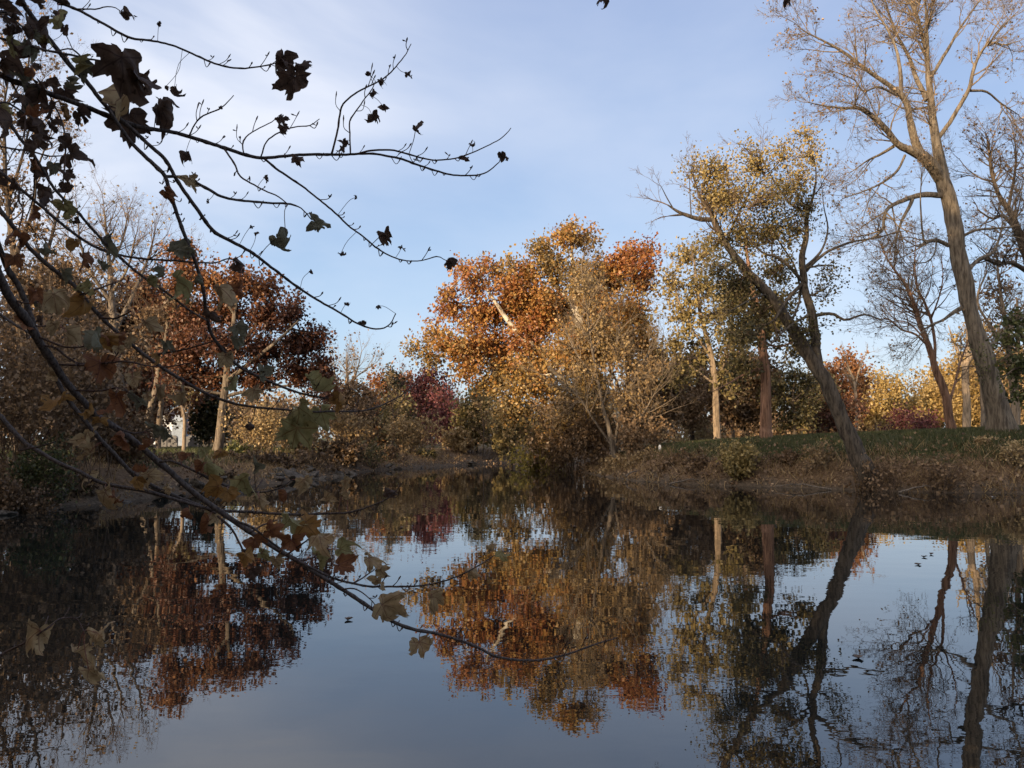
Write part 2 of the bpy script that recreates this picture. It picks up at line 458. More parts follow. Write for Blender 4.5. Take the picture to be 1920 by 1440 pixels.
# ------------------------------------------------------------------ water
def water_material():
    m, n, l, out = new_mat("river_water")
    geo = n.new('ShaderNodeNewGeometry')
    def wave(scale, sx, sy, detail, rough=.5):
        mp = n.new('ShaderNodeMapping'); mp.inputs['Scale'].default_value = (sx, sy, 1); l.new(geo.outputs['Position'], mp.inputs['Vector'])
        t = n.new('ShaderNodeTexNoise'); t.inputs['Scale'].default_value = scale; t.inputs['Detail'].default_value = detail; t.inputs['Roughness'].default_value = rough
        l.new(mp.outputs[0], t.inputs['Vector']); return t
    a = wave(.9, .6, 1.0, 2); b = wave(4.5, .7, 1.0, 2); c = wave(16, .8, 1, 1)
    # patches of breeze: ripples are stronger in some areas than others
    patch = wave(.16, .6, 1.6, 2)
    pr = ramp(n, [(.40, (.15, .15, .15)), (.62, (1, 1, 1))]); l.new(patch.outputs['Fac'], pr.inputs['Fac'])
    s1 = n.new('ShaderNodeMath'); s1.operation = 'MULTIPLY'; s1.inputs[1].default_value = WAVE[0]; l.new(a.outputs['Fac'], s1.inputs[0])
    s2 = n.new('ShaderNodeMath'); s2.operation = 'MULTIPLY'; s2.inputs[1].default_value = WAVE[1]; l.new(b.outputs['Fac'], s2.inputs[0])
    s2p = n.new('ShaderNodeMath'); s2p.operation = 'MULTIPLY'; l.new(s2.outputs[0], s2p.inputs[0]); l.new(pr.outputs['Color'], s2p.inputs[1])
    s3 = n.new('ShaderNodeMath'); s3.operation = 'MULTIPLY'; s3.inputs[1].default_value = WAVE[2]; l.new(c.outputs['Fac'], s3.inputs[0])
    s3p = n.new('ShaderNodeMath'); s3p.operation = 'MULTIPLY'; l.new(s3.outputs[0], s3p.inputs[0]); l.new(pr.outputs['Color'], s3p.inputs[1])
    u = n.new('ShaderNodeMath'); u.operation = 'ADD'; l.new(s1.outputs[0], u.inputs[0]); l.new(s2p.outputs[0], u.inputs[1])
    v = n.new('ShaderNodeMath'); v.operation = 'ADD'; l.new(u.outputs[0], v.inputs[0]); l.new(s3p.outputs[0], v.inputs[1])
    bp = n.new('ShaderNodeBump'); bp.inputs['Strength'].default_value = 1; bp.inputs['Distance'].default_value = 1
    l.new(v.outputs[0], bp.inputs['Height'])
    p = n.new('ShaderNodeBsdfPrincipled')
    p.inputs['Base Color'].default_value = (.006, .008, .008, 1)
    p.inputs['Roughness'].default_value = 0.0; p.inputs['IOR'].default_value = 1.62
    l.new(bp.outputs[0], p.inputs['Normal'])
    l.new(p.outputs[0], out.inputs['Surface'])
    return m
WAVE = (0.0036, 0.00075, 0.00014)
wv = np.array([(-60, -6, 0), (200, -6, 0), (200, 110, 0), (-60, 110, 0)], float)
water = mesh_obj("river_water", [(wv, np.array([[0, 1, 2, 3]]), water_material())])
water['kind'] = 'structure'

# ------------------------------------------------------------------ tree builders
def sprout(rng, P, d, L, R, levels, out, up=0.12):
    """vectorised recursive branching. levels: list of (npts, jitter, children, angle, len_ratio, rad_ratio, t0)"""
    tips = []
    for li, (npts, jit, nch, ang, lr, rr, t0) in enumerate(levels):
        N = len(P)
        if N == 0: break
        pts = np.zeros((N, npts, 3)); pts[:, 0] = P
        dirs = np.zeros((N, npts, 3)); dirs[:, 0] = d
        dd = d.copy()
        for k in range(1, npts):
            dd = nrm(dd + rng.normal(0, jit, (N, 3)) + np.array([0, 0, up]))
            pts[:, k] = pts[:, k - 1] + dd * (L / (npts - 1))[:, None]
            dirs[:, k] = dd
        tap = np.linspace(1, 0.35, npts)[None, :]
        rad = R[:, None] * tap
        out.append((pts, rad))
        tips.append(pts)
        if nch == 0: break
        c = nch
        t = rng.uniform(t0, 1, (N, c))
        t[:, 0] = 1.0
        f = t * (npts - 1); i0 = np.minimum(f.astype(int), npts - 2); fr = (f - i0)[..., None]
        ar = np.arange(N)[:, None]
        Pc = pts[ar, i0] * (1 - fr) + pts[ar, i0 + 1] * fr
        Dc = dirs[ar, i0 + 1]
        perp = nrm(np.cross(Dc, rng.normal(size=(N, c, 3))))
        A = rng.normal(ang, ang * .3, (N, c, 1))
        A[:, 0] *= 0.4
        Dn = nrm(Dc * np.cos(A) + perp * np.sin(A))
        Rc = R[:, None] * (1 - .65 * t) * rr
        Lc = L[:, None] * lr * rng.uniform(.55, 1.25, (N, c)) * (1.15 - .45 * t)
        P = Pc.reshape(-1, 3); d = Dn.reshape(-1, 3); L = Lc.ravel(); R = np.maximum(Rc.ravel(), MIN_TWIG)
    return tips
MIN_TWIG = 0.005
CL_SCALE = 1.18
WSC = 0.68      # traced limb widths were read a little wide

def build_limbs(rng, D, limbs, spread=0.5, dz_hint=None):
    """limbs in photo pixels (x, y, width) -> list of (pts (m,3), rad (m)); each gets its own depth"""
    res = []; px_s = []
    for k, lb in enumerate(limbs):
        dz1 = None
        if isinstance(lb, tuple): lb, dz1 = lb
        C = np.array(lb, float)
        ln = np.sum(np.hypot(*np.diff(C[:, :2], axis=0).T))
        m = int(np.clip(ln / 9, 5, 60))
        S = catmull(C, m)
        S[:, 2] *= WSC
        if k == 0: z0 = 0.0
        else:
            best = (1e9, 0.0)
            for (q, z) in px_s:
                dd = np.hypot(q[:, 0] - C[0, 0], q[:, 1] - C[0, 1]); i = int(dd.argmin())
                if dd[i] < best[0]: best = (dd[i], z[i])
            z0 = best[1]
        if dz1 is None: dz1 = 0.0 if k == 0 else rng.choice([-1, 1]) * rng.uniform(.3, 1) * ln * D / F * spread
        t = np.linspace(0, 1, m)
        z = z0 + dz1 * t ** 1.1
        px_s.append((S[:, :2], z))
        W = np.maximum(S[:, 2], .6)
        pts = at(S[:, 0], S[:, 1], D + z)
        rad = W / 2 * (D + z) / F
        jit = rng.normal(0, 1, (m, 3)); jit[0] = 0
        jit[1:-1] = (jit[:-2] + jit[1:-1] + jit[2:]) / 3
        pts = pts + jit * np.minimum(rad, .12)[:, None] * 0.22
        rad = rad * (1 + rng.normal(0, .035, m))
        res.append((pts, rad))
    return res

def root_flare(limb, D=None):
    """carry the trunk into the ground with a flare"""
    pts, rad = limb
    g = gz(pts[0, 0], pts[0, 1])
    d = nrm(pts[1] - pts[0])
    if pts[0, 2] > g - 0.1:
        k = (pts[0, 2] - (g - .3)) / max(.35, d[2])
        b = pts[0] - d * k
        n = 4
        t = np.linspace(0, 1, n, endpoint=False)[:, None]
        add = b * (1 - t) + pts[0] * t
        pts = np.vstack([add, pts]); rad = np.r_[rad[0] * np.linspace(1.08, 1.01, n), rad]
    return pts, rad

def make_tree(name, label, cat, D, limbs, clusters=(), bark=BARK_GREY, leaf=LF_TAN, twig=None, leaf_px=7, per_tip=22, tip_px=16,
              seed=1, spread=0.5, tip_r=0.012, sub_twigs=True, shell=.55, group=None, bare=None, down=.35, sig=.55, part='crown', vine=None, trunk_label=None, tint_sd=.13):
    rng = np.random.default_rng(seed)
    twig = twig or bark
    L = build_limbs(rng, D, limbs, spread)
    L[0] = root_flare(L[0])
    base = L[0][0][0]
    T = thing(name, label, cat, (base[0], base[1], gz(base[0], base[1])), group)
    parts = []
    for i, (p, r) in enumerate(L):
        V, q = tubes([(p, r)], 28, seed + i) if r.max() > .16 else tubes([(p, r)], 10 if r.max() > .06 else 6)
        parts.append((V, q, bark, None, None, True))
    # attach candidates on limbs
    cand, cr = [], []
    for i, (p, r) in enumerate(L):
        s = int(len(p) * (.45 if i == 0 and len(L) > 1 else .3))
        cand.append(p[s:]); cr.append(r[s:])
    cand = np.concatenate(cand); cr = np.concatenate(cr)
    m_px = D / F
    br_mid, br_tip, LP, LT = [], [], [], []
    for cl in clusters:
        cx, cy, rx, ry, tint = cl[:5]; rx = rx * CL_SCALE; ry = ry * CL_SCALE
        dens = cl[5] if len(cl) > 5 else 1.0
        rz = .5 * (rx + ry) * m_px * 1.0
        dzc = rng.uniform(-.6, .6) * spread * 2 * rz
        c = at(cx, cy, D + dzc)
        i = np.linalg.norm(cand - c, axis=1).argmin()
        a = cand[i]; r0 = min(cr[i] * .7, .05 * D / 40 + .01)
        n = 7
        t = np.linspace(0, 1, n)[:, None]
        lenb = np.linalg.norm(c - a)
        mid = a * (1 - t) + c * t + np.sin(np.pi * t) * (rng.normal(0, .10, 3) * lenb) + rng.normal(0, .02 * lenb + .01, (n, 3)) * np.sin(np.pi * t)
        br_mid.append((mid[None], (r0 * np.linspace(1, .35, n))[None]))
        nt = max(4, int(dens * rx * ry * math.pi / (tip_px ** 2) * 1.35))
        u = rand_unit(rng, nt)
        lobes = rand_unit(rng, 6)
        lob = np.max(np.clip(u @ lobes.T, 0, 1) ** 4 * rng.uniform(.3, 1.1, 6)[None], axis=1)[:, None]
        u = u * (rng.uniform(0, 1, (nt, 1)) ** shell) * (.68 + .75 * lob)
        tips = c + u * np.array([rx * m_px, rz, ry * m_px])
        j = rng.integers(2, n, nt)
        st = mid[j]
        n2 = 5; t2 = np.linspace(0, 1, n2)[None, :, None]
        lt = np.linalg.norm(tips - st, axis=1)[:, None, None]
        pol = st[:, None, :] * (1 - t2) + tips[:, None, :] * t2 + np.sin(np.pi * t2) * rng.normal(0, .09, (nt, 1, 3)) * lt + np.sin(np.pi * t2) * rng.normal(0, .03, (nt, n2, 3)) * lt
        br_tip.append((pol, np.linspace(tip_r * 1.6, tip_r * .5, n2)[None, :] * np.ones((nt, 1))))
        nl = max(1, int(per_tip * rng.uniform(.9, 1.1)))
        s = sig * tip_px * m_px
        frac = rng.uniform(.55, 1.0, (nt, nl))
        k0 = np.minimum((frac * (n2 - 1)).astype(int), n2 - 2); fr = (frac * (n2 - 1) - k0)[..., None]
        ar = np.arange(nt)[:, None]
        base_p = pol[ar, k0] * (1 - fr) + pol[ar, k0 + 1] * fr
        q = base_p + rng.normal(0, s, (nt, nl, 3))
        keep = rng.uniform(size=(nt, 1)) < 0.93
        keep = np.broadcast_to(keep, (nt, nl))
        LP.append(q[keep]); tt = tint + rng.normal(0, tint_sd, (nt, 1)) + rng.normal(0, tint_sd * .8, (nt, nl)); LT.append(tt[keep])
    tw = []
    if sub_twigs and br_tip:
        P0 = np.concatenate([b[0][:, 3] for b in br_tip]); P1 = np.concatenate([b[0][:, 4] for b in br_tip])
        k = 3
        st = np.repeat(P0 * .5 + P1 * .5, k, 0) + 0
        d = nrm(nrm(np.repeat(P1 - P0, k, 0)) + rng.normal(0, .6, (len(st), 3)))
        Lg = rng.uniform(.5, 1.1, len(st)) * tip_px * m_px * 1.2
        sprout(rng, st, d, Lg, np.full(len(st), tip_r * .5), [(4, .18, 0, 0, 0, 0, 0)], tw)
    if bare:
        # fine ramification from the traced limbs
        S, Dr, Ln, Rd = [], [], [], []
        for i, (p, r) in enumerate(L):
            n = len(p); ln = np.sum(np.linalg.norm(np.diff(p, axis=0), axis=1))
            t0 = bare.get('trunk_t0', .5) if i == 0 else bare.get('t0', .25)
            cnt = max(2, int(ln * bare['per_m']))
            f = rng.uniform(t0, 1, cnt) ** .8 * (n - 1)
            f[:2] = n - 1.001
            i0 = np.minimum(f.astype(int), n - 2); fr = (f - i0)[:, None]
            P = p[i0] * (1 - fr) + p[i0 + 1] * fr
            tg = nrm(p[np.minimum(i0 + 1, n - 1)] - p[i0])
            perp = nrm(np.cross(tg, rng.normal(size=(cnt, 3))))
            A = rng.normal(.8, .25, (cnt, 1)); A[:2] = .25
            S.append(P); Dr.append(nrm(tg * np.cos(A) + perp * np.sin(A)))
            rr = r[i0]
            Rd.append(np.minimum(rr * .55, .035 * bare.get('rs', 1)))
            Ln.append(bare['len'] * rng.uniform(.5, 1.2, cnt) * (1.1 - .45 * f / (n - 1)))
        S = np.concatenate(S); Dr = np.concatenate(Dr); Ln = np.concatenate(Ln); Rd = np.concatenate(Rd)
        got = sprout(rng, S, Dr, Ln, Rd, bare['levels'], tw, bare.get('up', .08))
        if bare.get('leaves', 0) > 0:
            last = got[-1][:, 1:].reshape(-1, 3)
            sel = rng.uniform(size=len(last)) < bare['leaves']
            q = last[sel]; LP.append(q + rng.normal(0, .08, q.shape)); LT.append(rng.normal(bare.get('tint', .5), .2, len(q)))
    for g in br_mid:
        V, q = tubes([g], 6); parts.append((V, q, bark, None, None, True))
    if br_tip:
        V, q = tubes(br_tip, 4); parts.append((V, q, twig, None, None, True))
    mesh_obj("trunk", parts, T, label=trunk_label)
    cp = []
    if tw:
        thick = [g for g in tw if g[1].mean() > .012]; thin = [g for g in tw if g[1].mean() <= .012]
        for gs, sd in ((thick, 5), (thin, 3)):
            if gs:
                V, q = tubes(gs, sd); cp.append((V, q, twig, np.zeros(len(V)), None, True))
    if LP:
        LP = np.concatenate(LP); LT = np.clip(np.concatenate(LT), 0, 1)
        sz = leaf_px * m_px * rng.uniform(.6, 1.35, len(LP))
        V, q, t = leaf_cards(rng, LP, sz, LT, down)
        cp.append((V, q, leaf, t))
    if cp: mesh_obj(part, cp, T)
    if vine:
        mat, spots, n, szp = vine
        P = []
        for (x, y, rx, ry) in spots:
            dz = rng.normal(0, .25, n)
            P.append(at(x + rng.normal(0, rx, n), y + rng.normal(0, ry, n), D - .4 + dz))
        P = np.concatenate(P)
        V, q, t = leaf_cards(rng, P, szp * m_px * rng.uniform(.6, 1.3, len(P)), np.clip(rng.normal(.5, .25, len(P)), 0, 1), .9)
        mesh_obj("ivy", [(V, q, mat, t)], T)
    return T

def make_shrub(name, label, cat, x, ybase, D, hpx, wpx, n_stem=14, leaf=LF_BROWN, leaf_px=5, density=.5, twig=TWIG_BROWN, seed=1, lean=(0, 0), tint=.5, group=None,
               levels=None, arch=0.02, stem_r=.018, ground=True):
    rng = np.random.default_rng(seed)
    b = at(x, ybase, D)
    g = gz(b[0], b[1])
    m_px = D / F
    top = at(x, ybase - hpx, D)[2]
    h = max(.3, top - g); w = wpx * m_px
    T = thing(name, label, cat, (b[0], b[1], g), group)
    S = np.stack([b[0] + rng.normal(0, .10 * w + .03, n_stem), b[1] + rng.normal(0, .10 * w + .03, n_stem), np.zeros(n_stem)], -1)
    S[:, 2] = ground_z(S[:, 0], S[:, 1]) - .05
    az = rng.uniform(0, 2 * np.pi, n_stem)
    tl = rng.uniform(.05, 1, n_stem) * np.arctan2(.5 * w, h * .8)
    d = np.stack([np.sin(tl) * np.cos(az) + lean[0], np.sin(tl) * np.sin(az) + lean[1], np.cos(tl)], -1); d = nrm(d)
    levels = levels or [(6, .10, 5, .55, .5, .55, .25), (5, .16, 4, .6, .5, .6, .2), (4, .2, 0, 0, 0, 0, 0)]
    Ln = h * rng.uniform(.55, .95, n_stem)
    out = []
    got = sprout(rng, S, d, Ln, np.full(n_stem, stem_r) * rng.uniform(.6, 1.3, n_stem), levels, out, arch)
    cen = np.array([b[0], b[1], g - .12]); rt = S + np.array([0, 0, -.02])
    roots = np.stack([np.repeat(cen[None], n_stem, 0), (cen + rt) / 2 + np.array([0, 0, -.03]), rt + np.array([0, 0, .06])], 1)
    V, q = tubes(out[:1] + [(roots, np.full((n_stem, 3), stem_r * .9))], 6)
    mesh_obj("stems", [(V, q, twig, None, None, True)], T)
    parts = []
    V, q = tubes(out[1:], 3); parts.append((V, q, twig, np.zeros(len(V)), None, True))
    if density > 0:
        last = np.concatenate([g_[:, 1:].reshape(-1, 3) for g_ in got[1:]])
        k = int(len(last) * density * 1.9)
        idx = rng.integers(0, len(last), k)
        P = last[idx] + rng.normal(0, .05 * min(h, w) + .03, (k, 3))
        P[:, 2] = np.maximum(P[:, 2], ground_z(P[:, 0], P[:, 1]) + .02)
        sz = leaf_px * m_px * rng.uniform(.6, 1.35, k)
        V, q, t = leaf_cards(rng, P, sz, np.clip(rng.normal(tint, .22, k), 0, 1))
        parts.append((V, q, leaf, t))
    mesh_obj("foliage", parts, T)
    return T

# ------------------------------------------------------------------ the trees of the far banks
LV3 = [(6, .16, 5, .7, .55, .6, .2), (5, .20, 4, .75, .55, .6, .2), (4, .22, 3, .8, .6, .7, .2), (3, .25, 0, 0, 0, 0, 0)]
LV2 = [(6, .16, 5, .7, .55, .6, .2), (5, .20, 5, .75, .55, .6, .2), (4, .22, 0, 0, 0, 0, 0)]

# big orange sycamore at the river bend
make_tree("sycamore_tree", "great orange and gold sycamore with pale limbs at the river bend", "tree", 48,
    [[(1168, 850, 40), (1152, 780, 34), (1125, 720, 30), (1096, 660, 26), (1084, 600, 22), (1076, 520, 14), (1070, 450, 6)],
     ([(1118, 705, 22), (1085, 700, 19), (1045, 672, 18), (1000, 648, 16), (962, 615, 14), (930, 570, 10), (900, 520, 6)], -.6),
     ([(1108, 690, 18), (1050, 700, 15), (985, 690, 12), (905, 680, 9), (842, 672, 6), (780, 655, 3)], .4),
     ([(1092, 650, 18), (1135, 600, 14), (1178, 540, 10), (1195, 475, 5)], 1.5),
     ([(1084, 590, 16), (1040, 530, 12), (1012, 470, 6)], 1.5),
     ([(1000, 648, 10), (992, 600, 8), (985, 570, 7), (975, 520, 5)], .5),
     ([(1140, 750, 16), (1090, 740, 14), (1050, 705, 12), (1030, 690, 10)], -3.0)],
    [(890, 528, 42, 36, 0.36, 0.62), (935, 515, 34, 30, 0.49, 0.62), (985, 510, 36, 34, 0.5900000000000001), (845, 580, 42, 36, 0.32, 0.62), (905, 590, 52, 40, 0.39), (960, 580, 50, 42, 0.56), (768, 656, 34, 20, 0.87, 0.55), (812, 628, 34, 24, 0.7, 0.6), (800, 672, 30, 16, 0.86, 1.0), (835, 555, 26, 20, 0.44, 0.8), (868, 500, 20, 20, 0.44, 0.8), (905, 495, 20, 18, 0.54, 0.8), (955, 490, 18, 18, 0.74, 0.8), (1000, 462, 22, 16, 0.9400000000000001, 0.9), (1075, 428, 16, 16, 0.64, 0.9), (1112, 440, 16, 16, 0.84, 0.8), (1180, 462, 16, 16, 0.34, 0.9), (1212, 470, 16, 18, 0.29000000000000004, 0.9), (850, 645, 48, 28, 0.61), (1015, 470, 26, 26, 0.84, 0.62), (1060, 445, 34, 26, 0.6900000000000001), (1092, 455, 26, 26, 0.74, 0.62), (1040, 500, 36, 40, 0.9400000000000001), (1085, 520, 46, 44, 0.99), (1165, 480, 26, 30, 0.26), (1200, 490, 34, 34, 0.24000000000000002), (1205, 530, 34, 34, 0.34), (1150, 520, 40, 44, 0.5900000000000001), (1130, 580, 60, 50, 0.6900000000000001), (1030, 580, 60, 50, 0.49), (985, 640, 60, 40, 0.36), (1075, 650, 66, 50, 0.73), (1190, 585, 40, 50, 0.64), (930, 650, 60, 38, 0.38), (1000, 725, 80, 40, 0.77, 0.9), (925, 715, 55, 36, 0.88, 0.8), (1100, 725, 70, 55, 1, 0.9), (880, 690, 40, 26, 0.63, 0.8), (1060, 790, 70, 40, 1, 0.7), (1010, 560, 46, 40, 0.55), (965, 545, 40, 36, 0.4), (1060, 590, 50, 40, 0.6), (1000, 610, 50, 36, 0.45), (1100, 620, 50, 40, 0.7), (1120, 670, 60, 44, 0.97), (1010, 680, 60, 34, 0.7), (950, 690, 54, 30, 0.69), (1160, 640, 50, 50, 0.75), (1210, 640, 36, 44, 0.7), (960, 780, 60, 34, 1, 0.8), (1020, 830, 60, 34, 1, 0.8), (1110, 800, 60, 44, 1, 0.8), (900, 640, 40, 30, 0.4), (870, 660, 36, 22, 0.58, 0.9), (1130, 510, 30, 34, 0.6), (1110, 560, 40, 40, 0.7)],
    bark=BARK_PALE, twig=TWIG_BROWN, leaf=LF_SYC, leaf_px=5.8, per_tip=36, tip_px=15, seed=11, spread=.9, sig=.62, tint_sd=.17)

# tan twiggy tree standing in front of the sycamore
make_tree("twiggy_tree", "tan twiggy young tree in front of the orange sycamore, thin pale leaning trunk", "tree", 43,
    [[(1150, 846, 14.3), (1141, 800, 13.0), (1132, 770, 10.4), (1122, 720, 7.8), (1108, 640, 6.5), (1098, 560, 3.9), (1090, 500, 2.6)],
     ([(1152, 840, 8), (1160, 790, 7), (1175, 740, 6), (1200, 690, 4), (1225, 640, 2)], 1),
     ([(1146, 835, 7), (1115, 790, 6), (1085, 745, 5), (1050, 715, 3), (1010, 700, 2)], -1.5),
     ([(1154, 835, 7), (1190, 800, 6), (1215, 760, 4), (1240, 715, 2)], -1),
     ([(1130, 760, 5), (1150, 690, 4), (1160, 620, 3), (1160, 560, 2)], 1),
     ([(1122, 720, 5), (1085, 670, 4), (1060, 620, 2)], .8)],
    [(1100, 540, 34, 44, .7, .7), (1120, 620, 50, 46, .6, .7), (1170, 660, 46, 50, .45, .7), (1215, 700, 36, 44, .3, .7), (1090, 700, 50, 46, .5, .7), (1160, 740, 56, 44, .4, .7), (1060, 760, 46, 40, .3, .8),
     (1215, 770, 40, 36, .2, .8)],
    bark=BARK_GREY, twig=TWIG_PINK, leaf=LF_TAN, leaf_px=5.5, per_tip=11, tip_px=14, seed=12, spread=.4,
    bare=dict(per_m=4, len=2.4, levels=LV2, up=.05))

# tan and green slender tree
make_tree("slender_tree", "slender upright tree with thin tan-green leaves, right of the orange sycamore", "tree", 46,
    [[(1344, 826, 20.2), (1342, 760, 18.9), (1339, 700, 16.2), (1327, 640, 13.5), (1312, 580, 9.5), (1302, 490, 5.4)],
     ([(1342, 755, 9), (1352, 700, 9), (1364, 650, 8), (1374, 590, 6), (1380, 530, 3)], 1.2),
     ([(1333, 670, 7), (1300, 620, 6), (1275, 570, 4), (1262, 520, 2)], -1),
     ([(1340, 720, 7), (1300, 690, 6), (1262, 660, 4), (1245, 630, 2)], 1)],
    [(1285, 478, 44, 34, .75, .8), (1325, 470, 34, 30, .7, .8), (1262, 530, 36, 40, .7, .8), (1320, 540, 50, 46, .6, .8), (1285, 590, 50, 46, .7, .8), (1350, 590, 42, 46, .45, .9), (1380, 640, 40, 44, .3, .9),
     (1265, 650, 36, 40, .65, .8), (1320, 660, 44, 40, .5, .8), (1275, 705, 44, 30, .45, .9), (1360, 710, 44, 36, .35, .8)],
    bark=BARK_TAN, leaf=LF_OLIVE, twig=TWIG_PINK, leaf_px=6.5, per_tip=13, tip_px=14, seed=13, spread=.5,
    bare=dict(per_m=1.5, len=1.6, levels=LV2, up=.08))

# red-barked trunk
make_tree("red_trunk_tree", "tree with straight reddish shaggy trunk and sparse dark olive leaves", "tree", 38,
    [[(1437, 826, 34.8), (1436, 760, 28.8), (1434, 690, 25.2), (1426, 620, 21.6), (1416, 560, 16.8), (1404, 500, 10.8), (1398, 450, 6.0)],
     ([(1428, 640, 8), (1460, 650, 6), (1495, 640, 4), (1530, 655, 2)], 1),
     ([(1432, 690, 8), (1400, 700, 6), (1365, 720, 4), (1335, 735, 2)], -1.2),
     ([(1420, 585, 7), (1390, 560, 5), (1360, 560, 3)], 1)],
    [(1405, 550, 44, 44, .3), (1440, 610, 50, 40, .18), (1390, 620, 40, 40, .22), (1370, 560, 36, 36, .35), (1460, 570, 40, 40, .2), (1395, 680, 40, 30, .25, .8), (1490, 650, 40, 34, .2, .8)],
    bark=BARK_RED, twig=TWIG_DARK, leaf=LF_OLIVE, leaf_px=6.5, per_tip=16, tip_px=14, seed=14, spread=.5)

# leaning tree on the right bank
make_tree("leaning_tree", "big dark forked tree leaning left over the water, broken limb on top", "tree", 30,
    [[(1614, 868, 50.8), (1592, 820, 42.6), (1567, 760, 39.4), (1545, 712, 38.5), (1526, 684, 36.1), (1500, 640, 34.2), (1470, 592, 29.4), (1440, 550, 26.6), (1420, 528, 25.6), (1400, 508, 23.8), (1370, 468, 19.0), (1346, 430, 16.1), (1335, 405, 13.3), (1318, 378, 8.5), (1305, 350, 3.8)],
     ([(1337, 412, 13), (1318, 412, 13), (1300, 408, 12), (1276, 400, 9), (1252, 384, 4)], -.5),
     ([(1285, 402, 7), (1270, 403, 6), (1255, 405, 3)], -.2),
     ([(1536, 700, 28), (1530, 660, 26), (1527, 620, 24), (1520, 580, 22), (1508, 530, 20), (1504, 480, 17), (1512, 440, 14), (1513, 408, 11), (1524, 370, 7), (1530, 320, 4), (1515, 260, 2)], 1.0),
     ([(1506, 528, 11), (1482, 502, 9), (1456, 481, 8), (1430, 474, 6), (1400, 440, 4), (1385, 400, 3)], -1.5),
     ([(1506, 530, 11), (1485, 552, 10), (1466, 578, 9), (1452, 600, 7)], -1),
     ([(1512, 508, 9), (1545, 476, 8), (1590, 456, 6), (1640, 446, 4), (1700, 432, 2)], 1.5),
     ([(1510, 500, 8), (1540, 470, 7), (1552, 430, 5), (1545, 390, 3), (1540, 340, 2)], 2.5),
     ([(1524, 592, 10), (1560, 588, 9), (1585, 600, 7), (1620, 590, 5), (1660, 602, 2)], -1.5),
     ([(1523, 590, 8), (1495, 602, 7), (1465, 625, 5), (1440, 650, 2)], -2),
     ([(1400, 510, 8), (1375, 490, 5), (1345, 480, 2)], 1.2),
     ([(1440, 552, 8), (1410, 560, 6), (1375, 580, 3)], -1.5),
     ([(1360, 455, 9), (1385, 400, 7), (1410, 350, 5), (1425, 295, 3)], 2),
     ([(1480, 610, 8), (1500, 560, 6), (1490, 500, 5), (1450, 430, 4), (1460, 370, 2)], 2.5),
     ([(1263, 392, 4), (1250, 370, 3), (1240, 350, 2)], -.5),
     ([(1296, 406, 4), (1294, 370, 3), (1292, 320, 1.5)], .4),
     ([(1515, 400, 6), (1480, 380, 5), (1440, 320, 4), (1420, 280, 2), (1385, 270, 1.5)], 1.0)],
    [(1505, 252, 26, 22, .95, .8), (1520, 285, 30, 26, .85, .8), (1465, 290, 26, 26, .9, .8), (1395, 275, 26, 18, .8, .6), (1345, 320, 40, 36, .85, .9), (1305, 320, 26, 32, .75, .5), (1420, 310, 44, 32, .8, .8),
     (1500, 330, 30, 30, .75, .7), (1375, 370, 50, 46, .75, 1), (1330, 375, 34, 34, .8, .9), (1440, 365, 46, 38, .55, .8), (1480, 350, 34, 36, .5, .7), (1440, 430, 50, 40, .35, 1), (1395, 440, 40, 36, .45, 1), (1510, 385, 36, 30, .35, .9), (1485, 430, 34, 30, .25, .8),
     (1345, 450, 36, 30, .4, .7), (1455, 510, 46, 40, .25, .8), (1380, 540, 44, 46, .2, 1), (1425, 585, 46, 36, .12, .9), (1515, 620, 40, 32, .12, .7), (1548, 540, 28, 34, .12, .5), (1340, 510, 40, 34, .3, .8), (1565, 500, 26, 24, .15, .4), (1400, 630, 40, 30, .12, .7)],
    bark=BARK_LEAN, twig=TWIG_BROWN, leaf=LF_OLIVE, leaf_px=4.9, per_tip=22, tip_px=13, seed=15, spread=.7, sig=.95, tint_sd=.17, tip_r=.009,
    bare=dict(per_m=1.1, len=1.7, levels=LV2, up=.06, trunk_t0=.75, t0=.4))

